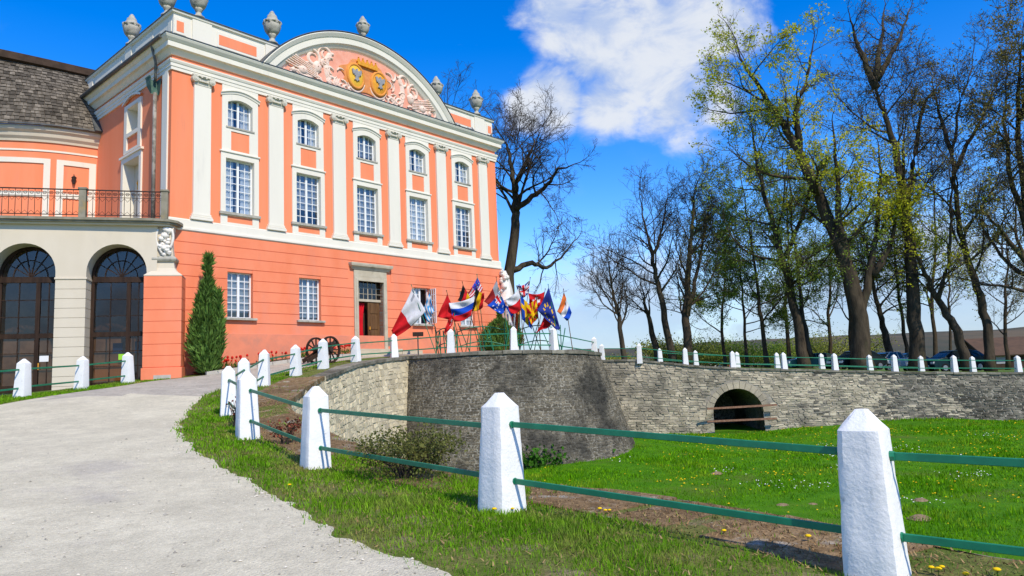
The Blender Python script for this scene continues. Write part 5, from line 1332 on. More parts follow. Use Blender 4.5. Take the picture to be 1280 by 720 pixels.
# ------------------------------------------------------------------ parked cars and far buildings
def car(px, py, Y, rz, paint, label, L_=4.3, H=1.45, suv=False, z=None):
    p = at(px, py, Y); p.z = HF(p.x, p.y) if z is None else z
    t = empty('parked_car', p, rz, label=label, cat='car', group='cars parked under the trees')
    Wd = .86; k = L_ / 4.3; e = .06 if suv else 0
    prof = [(-2.1, .35), (-2.12, .62), (-2.0, .86 + e), (-1.65, .96 + e), (-1.0, 1.0 + e), (1.35, .98 + e), (2.0, .84 + e), (2.12, .60), (2.1, .33)]
    roof = [(-2.0 if suv else -1.75, .96 + e), (-1.55 if suv else -1.15, H - .08), (-1.0 if suv else -.7, H), (.25, H), (.55, H - .06), (1.25, .98 + e)]
    def slab(poly, w0, w1, name, m_):
        zs = [z for _, z in poly]; z0, z1 = min(zs), max(zs)
        wz = lambda z: w0 + (w1 - w0) * (z - z0) / (z1 - z0)
        n = len(poly); v = [(x * k, -wz(z), z) for x, z in poly] + [(x * k, wz(z), z) for x, z in poly]
        return fixn(MB().add(v, [tuple(range(n - 1, -1, -1)), tuple(range(n, 2 * n))] + [(i, (i + 1) % n, n + (i + 1) % n, n + i) for i in range(n)]).build(name, m_, t, bevel=.05))
    slab(prof, Wd * .98, Wd * .96, 'body', paint); slab(roof, Wd * .94, Wd * .72, 'cabin', 'carglass')
    slab([(-1.2 if suv else -.85, H - .035), (-.95 if suv else -.7, H + .025), (.25, H + .025), (.6, H - .03)], Wd * .80, Wd * .74, 'roof', paint)
    for s in (-1, 1):
        for x in (-1.25, 0.02, .75): MB().obox((x * k - .35 * (x < -1) , s * Wd * .925, .98 + e), (x * k * .62, s * Wd * .735, H - .02), .06, .05).build('pillar', paint, t)
    for x in (-1.32, 1.32):
        for s in (-1, 1):
            w_ = MB().tube([(x * k, s * (Wd - .16), .31), (x * k, s * (Wd + .01), .31)], .31, 20).build('wheel', 'tyre', t)
            MB().tube([(x * k, s * (Wd - .02), .31), (x * k, s * (Wd + .02), .31)], .19, 14).build('rim', 'rim', w_)
    for s in (-1, 1): MB().box(-2.13 * k, -2.06 * k, s * .62 - .16, s * .62 + .16, .68, .84).build('tail_lamp', 'lamp', t); MB().box(2.0 * k, 2.12 * k, s * .6 - .18, s * .6 + .18, .62, .78).build('headlight', 'plate', t)
    MB().box(-2.15 * k, -2.12 * k, -.26, .26, .48, .60).build('number_plate', 'plate', t); MB().box(2.11 * k, 2.14 * k, -.26, .26, .42, .54).build('number_plate', 'plate', t)
car(1072, 460, 54, R(200), 'carblack', 'black car parked beside the thickest tree trunk')
car(1113, 461, 55.5, R(25), 'carsilver', 'pale silver car parked next to the black one', 4.0)
car(1193, 462, 53.5, R(188), 'carnavy', 'dark navy estate car with a white number plate near the shed', 4.5, 1.52, True)
car(1018, 461, 56, R(175), 'carteal', 'low teal car parked left of the thick trunks', 4.2, 1.3)
car(1140, 461, 57, R(15), 'carteal', 'teal hatchback half hidden behind the straight dark trunk', 3.9)

def shed(px, Y, w, d, h, rise, rz, wallm, roofm, label, py=462):
    p = at(px, py, Y); p.z = HF(p.x, p.y) - .2
    t = empty('outbuilding', p, rz, label=label, cat='building')
    MB().box(-w / 2, w / 2, -d / 2, d / 2, 0, h).prism([(-d / 2, h), (d / 2, h), (0, h + rise - .1)], lambda a, b, q: (q, a, b), -w / 2, w / 2).build('wall', wallm, t)
    rf = MB()
    for s in (-1, 1):
        rf.obox((0, s * (d / 2 + .5), h - .25), (0, 0, h + rise), w + 1, .14, up=(0, 0, 1))
    rf.build('roof', roofm, t)
    for i in range(4): x = -w / 2 + w * (i + .5) / 4; MB().box(x - .5, x + .5, -d / 2 - .03, -d / 2 + .02, 0 if i == 2 else .9, 2.0).build('opening', 'room', t)
shed(1283, 80, 11, 7, 2.0, 1.7, R(-8), 'shedwall', 'rooftile', 'long low barn with a brown tiled roof behind the trees')
shed(893, 160, 9, 7, 1.6, 2.6, R(70), 'white', 'redroof', 'small far house with a red roof', 452)

# ------------------------------------------------------------------ far hills
def hills():
    for name, Y0, Y1, base, amp, m_, sc, seed in (('hill', 420, 1100, 29, 10, 'hill', 260., 1), ('field', 150, 420, 2, 3, 'field', 160., 2)):
        xs = np.linspace(-900, 1100, 90); rows = []
        for j, Y in enumerate(np.linspace(Y0, Y1, 10)):
            t = j / 9; rows.append([(x * (1 + t * .6), Y, -3 + (base + amp * noise.noise((x / sc, Y / 400, seed)) + 2.5 * noise.noise((x / 18, Y / 30, seed + 3)) * (m_ == 'hill')) * math.sin(min(t * 1.7, 1) * PI / 2)) for x in xs])
        MB().loft(rows).build('wooded_hill' if name == 'hill' else 'far_field', m_, smooth=True, kind='structure')
hills()

# ------------------------------------------------------------------ pigeons resting on the cornice
def pigeon(x, y, z, rz, label):
    rows = []
    for u, r_, h in ((-.20, .006, .06), (-.14, .022, .075), (-.07, .045, .09), (0, .06, .105), (.06, .058, .12), (.10, .042, .15), (.12, .026, .19), (.135, .028, .215), (.155, .024, .225), (.175, .008, .222), (.20, .002, .215)):
        rows.append([(u, r_ * math.cos(a), h + r_ * math.sin(a)) for a in np.linspace(0, 2 * PI, 9)[:-1]])
    p = PW(x, y, z); t = empty('pigeon', p, rz, label=label, cat='bird', group='pigeons on the palace cornice')
    MB().loft(rows, close=True).build('body', 'grey', t, smooth=True)
    for s in (-1, 1): MB().tube([(.02, s * .02, .06), (.02, s * .025, 0)], .006, 4).build('leg', 'rust', t)
for i, (x, lab) in enumerate(((15.95, 'dark pigeon on the cornice hard by the pediment foot'), (16.25, 'dark pigeon second along the cornice from the pediment foot'), (17.15, 'dark pigeon below the coral parapet panel'), (17.4, 'dark pigeon beside the parapet end pier'), (18.9, 'dark pigeon alone near the far cornice end'))):
    pigeon(x, -.25, 14.40, R(40 + 67 * i), lab)
# ------------------------------------------------------------------ trees
def tree(name, label, stems, Y, r0, seed, leaf=None, nlimb=13, llen=.32, bark='bark', spread=1.0, leaf_n=3, leaf_s=.15, leaf_p=.3, up=.065, start=.32, group='trees of the park', leaf_lo=0.0, sub=(7, 6, 4), dz=1.6):
    """stems: polylines of photo pixels, set out at distance Y; limbs, branches and twigs grow from them in every direction"""
    rg = random.Random(seed); nr = np.random.default_rng(seed)
    base = at(*stems[0][0], Y); base.z = HF(base.x, base.y) - .15
    root = empty(name, base, 0, label=label, cat='tree', group=group)
    T, B, Tw = MB(), MB(), MB(); ends = []
    def rv():
        a, z = rg.uniform(0, 2 * PI), rg.uniform(-1, 1); s = math.sqrt(1 - z * z); return Vector((s * math.cos(a), s * math.sin(a), z))
    def side(d, ang):
        p = d.cross(rv())
        p = p.normalized() if p.length > 1e-3 else Vector((1, 0, 0))
        return (d * math.cos(ang) + p * math.sin(ang)).normalized()
    def grow(p, d, L_, r, lev):
        n = (7, 5, 4, 3)[lev]; pts = [p.copy()]; q = p.copy(); dd = d.copy()
        wig = (.24, .30, .34, .32)[lev]
        for i in range(n):
            dd = (dd + rv() * wig + Vector((0, 0, up * (1.0 if lev < 2 else .6)))).normalized(); q = q + dd * (L_ / n); pts.append(q.copy())
        rad = [max(r * (1 - .80 * i / n), (.020, .013, .0095, .0075)[lev]) for i in range(n + 1)]
        if lev == 0: T.tube(pts, rad, 6, cap=False)
        elif lev == 1: B.tube(pts, rad, 4, cap=False)
        else: Tw.tube(pts, rad, 3, cap=False)
        if lev >= 2: ends.extend([pts[-1], pts[-2]] if lev == 3 else [pts[-1]])
        if lev < 3:
            k = max(2, round(sub[lev] * rg.uniform(.8, 1.2)))
            for c in range(k):
                f = .20 + .80 * (c + rg.random()) / k; i = min(int(f * n), n - 1); pp = pts[i].lerp(pts[i + 1], f * n - i)
                ld = (pts[i + 1] - pts[i]).normalized()
                grow(pp, side(ld, rg.uniform(.45, 1.0)), L_ * rg.uniform(.40, .66) * (1.05 - .40 * f), rad[i] * rg.uniform(.42, .6), lev + 1)
    for si, st in enumerate(stems):
        P_ = []; dz_ = rg.uniform(-dz, dz) if si else 0
        for i, (x, y) in enumerate(st):
            f = i / (len(st) - 1); P_.append(at(x, y, Y + (dz_ * f * 2 + rg.uniform(-.6, .6) * f if i else 0)))
        if si == 0: P_[0] = base.copy()
        Q = []
        for a, b in zip(P_[:-1], P_[1:]):
            for k in range(4): Q.append(a.lerp(b, k / 4) + rv() * .09)
        Q.append(P_[-1]); Q[0] = P_[0]
        Ls = sum((b - a).length for a, b in zip(Q[:-1], Q[1:])); n = len(Q)
        rb = r0 if si == 0 else r0 * rg.uniform(.42, .52)
        rad = [rb * ((1 - .92 * i / (n - 1)) ** 1.05) * ((1.3, 1.1)[i] if (si == 0 and i < 2) else 1.0) + .018 for i in range(n)]
        T.tube([tuple(q) for q in Q], rad, 9)
        s0 = start if si == 0 else .28; nl = max(4, round(nlimb * (1 if si == 0 else .75)))
        for k in range(nl):
            f = s0 + (1 - s0) * (k + rg.random()) / nl; i = min(int(f * (n - 1)), n - 2); p = Q[i].lerp(Q[i + 1], f * (n - 1) - i); d = (Q[i + 1] - Q[i]).normalized()
            Lf = max(Ls, 9) * llen * rg.uniform(.6, 1.2) * (1.15 - .62 * f)
            grow(p, side(d, rg.uniform(.65, 1.25) * spread), Lf, min(rad[i] * rg.uniform(.32, .5), Lf * .022 + .015), 0 if Lf > 3.2 else 1)
        grow(Q[-1], (Q[-1] - Q[-2]).normalized(), max(Ls, 9) * llen * .55, rad[-1], 1)
    for mb in (T, B, Tw): mb.v = [(v[0] - base.x, v[1] - base.y, v[2] - base.z) for v in mb.v]
    T.build('trunk', bark, root, smooth=True)
    cr = B.build('crown', bark, root); Tw.build('twigs', 'twig', cr, kind='stuff')
    if leaf:
        E_ = np.array([tuple(e - base) for e in ends])
        # leaves break bud in clusters, more on some boughs than others
        bough = np.array([noise.noise((e[0] * .22 + seed, e[1] * .22, e[2] * .22)) for e in E_])
        E_ = E_[(E_[:, 2] > leaf_lo) & (nr.random(len(E_)) < leaf_p * np.clip(1 + 1.8 * bough, .1, 2.2))]
        leaves(E_, leaf_n, leaf_s, leaf, nr, cr, spread_=.14)
    return root

def leaves(E_, n, s, m_, nr, parent, spread_=.3, name='leaves', flat=0.0, kind='stuff', asp=.7):
    C_ = np.repeat(E_, n, 0); N_ = len(C_)
    C_ = C_ + nr.normal(0, spread_, (N_, 3)) * np.array([1, 1, .8])
    d = nr.normal(0, 1, (N_, 3)); d /= np.linalg.norm(d, axis=1, keepdims=True)
    e = np.cross(d, nr.normal(0, 1, (N_, 3))); e /= np.linalg.norm(e, axis=1, keepdims=True)
    L_ = s * nr.uniform(.6, 1.3, (N_, 1)); w = L_ * asp * .5
    V = np.stack([C_, C_ + d * L_ * .5 + e * w, C_ + d * L_, C_ + d * L_ * .5 - e * w], 1).reshape(-1, 3)
    F_ = np.arange(N_ * 4).reshape(-1, 4)
    return soup(name, V, F_, m_, nr.random(N_), parent, kind=kind)

G1, G2 = 'bare and budding trees beyond the causeway', 'bare trees by the palace'
tree('bare_oak', 'large gnarled bare tree beside the palace corner', [[(634, 420), (637, 345), (643, 280), (645, 250), (641, 222), (636, 195), (632, 178)], [(645, 262), (665, 245), (684, 232), (697, 212), (718, 205)], [(641, 338), (664, 328), (684, 336), (700, 322), (722, 298)], [(644, 240), (654, 210), (664, 190), (668, 175)]],
     50, .44, 1, None, 14, .40, up=.0, spread=1.1, start=.36, group=G2, sub=(9, 7, 5))
tree('bare_tree', 'slim bare tree with fan shaped crown beside the bastion', [[(782, 447), (776, 410), (770, 380), (764, 350), (760, 322)]], 58, .22, 2, None, 24, .50, spread=.75, up=.12, start=.2, group=G1, sub=(8, 5, 4))
tree('bare_tree', 'tall bare tree with a slender leaning trunk over the causeway', [[(842, 448), (832, 400), (822, 355), (815, 320), (807, 288), (802, 255)], [(815, 325), (825, 295), (832, 262), (835, 240)]], 58, .30, 3, None, 18, .40, spread=.95, start=.33, group=G1, sub=(8, 6, 4))
tree('bare_tree', 'short bare tree with a thick leaning trunk', [[(826, 448), (815, 415), (807, 385), (803, 362)]], 60, .32, 4, None, 14, .5, spread=.9, start=.5, group=G1)
tree('bare_tree', 'upright twin trunk tree with dense fine twigs', [[(858, 448), (858, 400), (860, 340), (865, 280), (870, 232)], [(860, 395), (872, 340), (882, 285), (886, 248)]], 57, .38, 5, 'leafO', 22, .32, 'bark2', .8, start=.22, up=.2, group=G1, leaf_n=2, leaf_s=.11, leaf_p=.2, sub=(8, 6, 4))
tree('leafing_tree', 'slim tree with small fresh green leaves near the red roofed house', [[(960, 448), (952, 400), (945, 350), (935, 280), (925, 215)]], 60, .19, 6, 'leafG', 18, .36, 'bark2', 1.0, start=.22, leaf_n=4, leaf_s=.14, leaf_p=.8, group=G1)
tree('leafing_tree', 'slender dark tree with thin drooping green crown', [[(934, 450), (930, 400), (926, 350), (920, 300)]], 62, .14, 7, 'leafG', 16, .44, 'bark2', 1.1, start=.22, up=.0, leaf_n=4, leaf_s=.14, leaf_p=.8, group=G1)
tree('leafing_tree', 'pair of leaning dark trunks with leafing branches spreading wide', [[(1006, 448), (998, 410), (988, 360), (975, 310), (958, 255), (945, 200), (938, 150)], [(1014, 448), (1004, 400), (998, 340), (990, 280), (985, 200)], [(980, 322), (1000, 280), (1012, 240), (1018, 190)]], 55, .42, 8, 'leafG', 18, .36, spread=1.1, start=.28, leaf_n=3, leaf_s=.14, leaf_p=.6, group=G1)
tree('leafing_tree', 'great forked tree with yellow green young leaves and the thickest trunk', [[(1078, 450), (1074, 410), (1066, 360), (1052, 315), (1030, 260), (1010, 215), (985, 165), (962, 130), (943, 100), (925, 72)], [(1076, 400), (1085, 350), (1094, 300), (1100, 240), (1098, 180)], [(1020, 240), (1000, 190), (995, 140), (1010, 95), (1017, 50)], [(1060, 340), (1050, 280), (1045, 210), (1040, 150)], [(1090, 345), (1112, 310), (1122, 260)]],
     52, .70, 9, 'leafY', 14, .29, spread=1.0, start=.34, leaf_n=4, leaf_s=.17, leaf_p=.42, group=G1, leaf_lo=5, sub=(7, 6, 4), dz=2.5)
tree('dark_tree', 'tallest dark bare crowned tree with a straight thick trunk', [[(1146, 450), (1143, 400), (1139, 340), (1134, 280), (1128, 230), (1118, 180), (1106, 145), (1097, 118), (1095, 95)], [(1096, 110), (1080, 75), (1068, 45), (1062, 18)], [(1096, 100), (1112, 72), (1128, 40), (1138, 10)], [(1095, 95), (1102, 50), (1107, 5)], [(1136, 255), (1143, 190), (1155, 130), (1175, 105)]],
     53, .54, 10, 'leafO', 15, .30, spread=1.05, start=.40, leaf_n=1, leaf_s=.13, leaf_p=.6, group=G1, sub=(9, 7, 4), dz=2.5)
tree('dark_tree', 'spreading dark tree with its leaning trunk bent over the navy car', [[(1211, 450), (1196, 415), (1178, 385), (1160, 350), (1148, 325), (1140, 300)], [(1172, 375), (1185, 330), (1190, 270), (1188, 200)]], 52, .36, 11, 'leafY', 13, .40, spread=1.0, start=.4, leaf_n=3, leaf_s=.16, leaf_p=.22, group=G1)
tree('dark_tree', 'tall dark tree with a curved trunk next to the barn', [[(1237, 450), (1234, 410), (1225, 370), (1211, 330), (1201, 290), (1194, 240), (1190, 190), (1200, 130), (1215, 85)], [(1192, 215), (1215, 170), (1238, 125), (1250, 90)], [(1190, 190), (1172, 140), (1165, 100)]], 52, .33, 12, 'leafO', 18, .33, spread=1.05, start=.33, leaf_n=1, leaf_s=.13, leaf_p=.6, group=G1, sub=(9, 7, 4))
tree('leafing_tree', 'tall olive budding tree at the right end above the barn', [[(1300, 455), (1295, 380), (1285, 300), (1276, 210), (1272, 120), (1276, 60)], [(1284, 290), (1262, 220), (1255, 150), (1258, 95)], [(1290, 340), (1255, 290), (1228, 262)], [(1275, 150), (1290, 90), (1300, 40)]], 50, .44, 13, 'leafO', 18, .32, 'bark2', 1.05, start=.22, leaf_n=2, leaf_s=.15, leaf_p=.75, group=G1, sub=(9, 7, 4))
tree('young_tree', 'thin pole like tree behind the navy car', [[(1187, 450), (1187, 400), (1186, 350), (1184, 290)]], 62, .12, 14, 'leafY', 13, .34, spread=.9, start=.3, leaf_n=2, leaf_s=.14, leaf_p=.4, group=G1)
tree('dark_tree', 'leaning tree crossing behind the thickest trunk', [[(1116, 450), (1106, 415), (1097, 385), (1090, 340), (1078, 280)]], 58, .32, 15, 'leafG', 13, .34, spread=.95, start=.35, leaf_n=3, leaf_s=.14, leaf_p=.5, group=G1)
tree('leafing_tree', 'thin leafing tree between the thickest trunk and the straight dark one', [[(1135, 450), (1128, 400), (1120, 350), (1118, 290), (1122, 230)]], 60, .16, 16, 'leafY', 15, .34, spread=1.0, start=.25, leaf_n=3, leaf_s=.17, leaf_p=.45, group=G1)
tree('leafing_tree', 'thin green tree left of the thickest trunk', [[(1062, 450), (1064, 400), (1060, 340), (1052, 270)]], 61, .2, 17, 'leafG', 15, .38, 'bark2', 1.0, start=.28, leaf_n=4, leaf_s=.14, leaf_p=.6, group=G1)
tree('bare_tree', 'distant small bare tree rising behind the palace roof', [[(575, 430), (575, 330), (572, 230), (566, 160), (560, 135)]], 66, .4, 18, None, 16, .26, start=.4, group=G2)

for px, top, Y, r_, lf, lp, lab in ((905, 270, 68, .16, 'leafG', .8, 'small leafing tree far behind the tunnel arch'), (985, 220, 70, .2, 'leafG', .9, 'green leafing tree standing behind the leaning dark trunks'), (1038, 250, 69, .18, 'leafG', .8, 'green leafing tree behind the teal car'),
                                    (1168, 190, 70, .2, 'leafY', .4, 'slender yellowish tree behind the leaning trunk over the navy car'), (1258, 260, 69, .18, 'leafO', .7, 'slender budding tree in front of the barn roof')):
    h_ = 450 - top
    tree('leafing_tree', lab, [[(px, 450), (px - 3, 450 - h_ * .3), (px + 2, 450 - h_ * .6), (px - 4, top)]], Y, r_, 100 + px, lf, 17, .36, 'bark2', 1.0, start=.2, leaf_n=3, leaf_s=.14, leaf_p=lp * .7, group=G1, sub=(7, 5, 4))

def bush(name, label, px, py, Y, w, h, m_, seed, n=500, s=.2, group=None):
    nr = np.random.default_rng(seed); p = at(px, py, Y); p.z = HF(p.x, p.y)
    t = empty(name, p, 0, label=label, cat='shrub', group=group); mb = MB(); rg = random.Random(seed); tips = []
    for i in range(26):
        a = rg.uniform(0, 2 * PI); l = rg.uniform(.5, 1); q = [(0.05 * math.cos(a), .05 * math.sin(a), 0)]
        for k in range(1, 5): f = k / 4; q.append((w / 2 * l * f * math.cos(a) + rg.uniform(-.05, .05) * w, w / 2 * l * f * math.sin(a) + rg.uniform(-.05, .05) * w, h * (f ** .8) * (1.15 - .5 * l) + rg.uniform(-.03, .03)))
        mb.tube(q, [.02 * h, .015 * h, .012 * h, .008 * h, .005 * h], 4); tips += q[2:]
    mb.build('stems', 'twig', t, kind='stuff')
    leaves(np.array(tips), max(1, n // len(tips)), s, m_, nr, t, spread_=.065 * w, name='foliage')
    return t
for i, (px, w, h, lab) in enumerate(((850, 9, 4.2, 'yellow green spring shrub by the slender leaning trunk'), (876, 10, 3.8, 'yellow green spring shrub by the twin trunk tree'), (765, 6, 2.4, 'low yellowish shrub at the bastion end of the causeway'), (945, 10, 3.6, 'dull green shrub behind the slim leafing tree'), (1048, 12, 4.6, 'tall olive shrub behind the black car'), (1000, 10, 3.4, 'olive shrub behind the leaning dark trunks'))):
    bush('spring_shrub', lab, px, 455, 80 + 4 * (i % 3), w, h, 'bush' if i in (0, 1, 2, 4) else 'leafG', 40 + i, 7000, .19, 'shrubs beyond the causeway')

def thuja(px, py, Y, h, w, label, seed, loc=None):
    nr = np.random.default_rng(seed); p = at(px, py, Y) if loc is None else Vector(loc); p.z = HF(p.x, p.y)
    t = empty('thuja', p, 0, label=label, cat='conifer')
    MB().tube([(0, 0, 0), (0, .02, h * .5), (0.01, 0, h * .97)], [.09, .05, .01], 7).build('trunk', 'bark2', t)
    lobes = [(0, 0, 0, h, w), (.46 * w, -.1, .12 * h, h * .56, w * .34), (-.25 * w, -.15, .05 * h, h * .6, w * .6), (.1 * w, -.2 * w, 0, h * .55, w * .7)]
    pts, dirs = [], []
    for lx, ly, lz, lh, lw in lobes:
        n = int(5200 * (lw / w) * (lh / h)); f = nr.random(n) ** .85; a = nr.uniform(0, 2 * PI, n)
        prof = np.sin(np.clip(f * 1.15 + .10, 0, 1.0) * PI) ** .55 * (1 - f ** 3.2) * .5 * lw * (1 + .18 * np.sin(a * 3 + f * 9) + .10 * np.sin(a * 7 - f * 21))
        r_ = prof * np.sqrt(nr.uniform(.45, 1.05, n))
        pts.append(np.stack([lx + r_ * np.cos(a), ly + r_ * np.sin(a), lz + f * lh], -1))
        dirs.append(np.stack([np.cos(a) * .55, np.sin(a) * .55, np.ones(n) * 1.1], -1))
    Pn, Dn = np.concatenate(pts), np.concatenate(dirs); n = len(Pn)
    Dn = Dn + nr.normal(0, .35, Dn.shape); Dn /= np.linalg.norm(Dn, axis=1, keepdims=True)
    e = np.cross(Dn, nr.normal(0, 1, Dn.shape)); e /= np.linalg.norm(e, axis=1, keepdims=True)
    L_ = nr.uniform(.14, .40, (n, 1)) * min(1, h / 3); w_ = L_ * .10
    V = np.stack([Pn, Pn + Dn * L_ * .5 + e * w_, Pn + Dn * L_, Pn + Dn * L_ * .5 - e * w_], 1).reshape(-1, 3)
    soup('crown', V, np.arange(4 * n).reshape(-1, 4), 'thuja', nr.random(n), t, kind='stuff')
q = PW(1.12, -.95)
thuja(0, 0, 0, 4.6, 1.02, 'columnar green thuja between the coral pier and the window', 3, loc=q)
q = PW(18.3, -.9)
thuja(0, 0, 0, 2.4, 2.0, 'dark bushy conifer behind the flags at the far palace corner', 5, loc=q)

# white carved corner cartouche at the far end of the palace, standing on its pier
def far_pier():
    p = PW(19.35, -.15); t = empty('corner_pier', (p.x, p.y, 0), R(49), label='white carved stone cartouche pier at the far palace corner', cat='pier')
    MB().box(-.1, .75, -.55, .4, -.5, 4.3).build('shaft', 'white', t)
    MB().box(-.2, .85, -.65, .4, 4.302, 4.5).build('cap', 'white', t, bevel=.03)
    rg = random.Random(3); rel = MB()
    for i in range(30):
        f = i / 29; s = rg.uniform(.12, .24) * (1.1 - .5 * f); rel.lathe([(0, -s), (s * .8, -s * .5), (s, 0), (s * .7, s * .6), (0, s)], 8, (.32 + rg.uniform(-.28, .28) * (1.1 - .7 * f) - .25 * f, -.12 + rg.uniform(-.2, .1), 4.62 + 1.65 * f), wob=lambda q, i: 1 + .25 * math.sin(3 * q + i * 4))
    rel.loft([[(-.05 + e, -.45 + e, z), (.7 - e, -.45 + e, z), (.7 - e, .3, z), (-.05 + e, .3, z)] for z, e in ((4.5, 0), (5.2, .08), (5.9, .2), (6.3, .32))], close=True)
    rel.build('carved_cartouche', 'stucco', t, smooth=True)
far_pier()

# shrub and small plants by the near fence
bush('verge_shrub', 'sprawling olive shrub on the coping behind the white fence', 505, 588, 9.0, 1.35, .58, 'shrub', 60, 5200, .036)
bush('verge_plant', 'small reddish leaved plant beside a white post at the mossy coping', 356, 540, 11.6, .55, .42, 'redtwig', 61, 260, .05)
bush('verge_plant', 'thin reddish sapling against the doubled white posts', 296, 530, 13.6, .35, .55, 'redtwig', 62, 90, .05)
def moat_weed(px, py, Y, w, h, label, seed, m_='weed'):
    nr = np.random.default_rng(seed); p = at(px, py, Y); p.z = float(LZn([(p.x, p.y)])[0])
    t = empty('weed_clump', p, 0, label=label, cat='weeds', group='weeds at the bastion foot'); rg = random.Random(seed)
    mb = MB(); tips = []
    for i in range(30):
        x, y = rg.uniform(-w / 2, w / 2), rg.uniform(-.4, .4); z = h * rg.uniform(.5, 1); mb.tube([(x, y, 0), (x + rg.uniform(-.1, .1), y, z)], .012, 3); tips.append((x, y, z * .8)); tips.append((x, y, z * .4))
    mb.build('stems', 'weed', t, kind='stuff'); leaves(np.array(tips), 14, .16, m_, nr, t, .12 * max(w, .8), 'foliage')
moat_weed(672, 575, 29.6, 2.2, .55, 'dark weed clump at the foot of the bastion', 71)
moat_weed(735, 560, 32.5, 1.6, .35, 'low weed tuft at the bastion side', 72)

# ------------------------------------------------------------------ grass, flowers
def blades(P_, z, hgt, wid, nr, lean=.5):
    n = len(P_); a = nr.uniform(0, 2 * PI, n); l = nr.uniform(0, lean, n) * hgt; b = nr.uniform(0, 2 * PI, n)
    base = np.column_stack([P_, z]); wv = np.column_stack([np.cos(a), np.sin(a), np.zeros(n)]) * (wid / 2)[:, None]
    tip = base + np.column_stack([np.cos(b) * l, np.sin(b) * l, hgt]); mid = base * .5 + tip * .5; mid[:, 2] += hgt * .08
    V = np.stack([base - wv, base + wv, mid + wv * .7, tip, mid - wv * .7], 1).reshape(-1, 3); k = np.arange(n)[:, None] * 5
    F_ = np.concatenate([k + np.array([[0, 1, 2]]), k + np.array([[0, 2, 4]]), k + np.array([[4, 2, 3]])], 1).reshape(-1, 3)
    return V, F_
def grass():
    nr = np.random.default_rng(77)
    # verge between road and moat, and strip by the arcade
    cand = nr.uniform([-14.8, 1.0], [7, 31], (2000000, 2))
    d = np.hypot(cand[:, 0], cand[:, 1]); keep = nr.random(len(cand)) < np.clip(1.15 * (5.5 / d) ** 1.25, .10, 1)
    cand = cand[keep]; jit_ = cand + nr.normal(0, .06, cand.shape); ok = ~inpoly(cand, MOAT_F) & ~inpoly(jit_, ROAD) & ((cand[:, 0] < -13) | (cand[:, 0] > -9.2)); cand = cand[ok]
    # thin out over the mossy coping
    mf = np.array(MOAT_F)[:130]; dm = np.full(len(cand), 9.)
    for i in range(0, len(cand), 20000): dm[i:i + 20000] = np.sqrt(((cand[i:i + 20000, None] - mf[None]) ** 2).sum(-1)).min(1)
    patch = np.array([noise.noise((x * .9, y * .9, 0)) + .5 * noise.noise((x * 2.6, y * 2.6, 3)) for x, y in cand])
    edge = np.clip((dm - 1.0) / .35, 0, 1); keep = (nr.random(len(cand)) < np.where(dm < np.where((cand[:, 0] > -2.7) & (cand[:, 0] < .1), .45, 1.25), .03 + .1 * (patch > .35), 1) * np.clip(.80 + patch * .8, .22, 1)) | ((dm > 6) & (cand[:, 0] < -12))
    cand, patch = cand[keep], patch[keep]; n = len(cand); d = np.hypot(cand[:, 0], cand[:, 1])
    sc = np.clip(d / 6, .85, 2.4)
    rd = np.array(ROAD)[:520]; de = np.full(n, 9.)
    for i in range(0, n, 20000): de[i:i + 20000] = np.sqrt(((cand[i:i + 20000, None] - rd[None]) ** 2).sum(-1)).min(1)
    worn = np.clip(1 - de / .7, 0, 1) * np.clip(.55 + 1.2 * patch, 0, 1); kp = nr.random(n) > worn * .75; cand, patch, d, sc = cand[kp], patch[kp], d[kp], sc[kp]; n = len(cand)
    V, F_ = blades(cand, HFn(cand) - .005, nr.uniform(.020, .054, n) * (1 + 1.8 * np.clip(patch, 0, 1) ** 1.5) * np.clip(sc, 1, 1.25), nr.uniform(.005, .010, n) * sc, nr, .9)
    soup('verge_grass', V, F_, 'blade', np.repeat(nr.random(n), 3), label='short spring grass on the verge by the fence', cat='grass', kind='stuff')
    # straw and dead moss on coping and verge
    cand = nr.uniform([-9, 2.5], [7, 20], (190000, 2)); cand = cand[~inpoly(cand, MOAT_F) & ~inpoly(cand, ROAD)]
    dm = np.full(len(cand), 9.)
    for i in range(0, len(cand), 20000): dm[i:i + 20000] = np.sqrt(((cand[i:i + 20000, None] - mf[None]) ** 2).sum(-1)).min(1)
    keep = nr.random(len(cand)) < np.where(dm < 1.35, .8, .25); cand = cand[keep]; n = len(cand)
    V, F_ = blades(cand, HFn(cand) + .012, nr.uniform(.008, .03, n), nr.uniform(.006, .016, n), nr, 2.6)
    soup('dry_straw', V, F_, 'dry', np.repeat(nr.random(n), 3), label='dry straw and dead moss on the coping', cat='straw', kind='stuff')
    # moat lawn
    cand = nr.uniform([-4, 9], [34, 45], (420000, 2)); d = np.hypot(cand[:, 0], cand[:, 1]); keep = nr.random(len(cand)) < np.clip((17 / d) ** 1.2, .25, 1); cand = cand[keep]
    vis = (cand[:, 0] < .86 * cand[:, 1]) & (cand[:, 1] > 9); cand = cand[vis]; cand = cand[inpoly(cand, MOAT_F)]
    cand = cand[np.hypot(cand[:, 0] - BC.x, cand[:, 1] - BC.y) > BR + 1.2]; n = len(cand); d = np.hypot(cand[:, 0], cand[:, 1])
    patch = np.array([noise.noise((x * .35, y * .35, 8)) for x, y in cand])
    V, F_ = blades(cand, LZn(cand) - .03, nr.uniform(.05, .12, n) * (1 + .9 * np.clip(patch, -.6, 1)) * (1 + .7 * (np.array([noise.noise((x * 1.4, y * 1.4, 2)) for x, y in cand]) > .28)), nr.uniform(.012, .022, n) * np.clip(d / 16, 1, 2.2), nr, .8)
    soup('lawn_grass', V, F_, 'lawnblade', np.repeat(nr.random(n), 3), label='bright green lawn grass in the moat', cat='grass', kind='stuff')
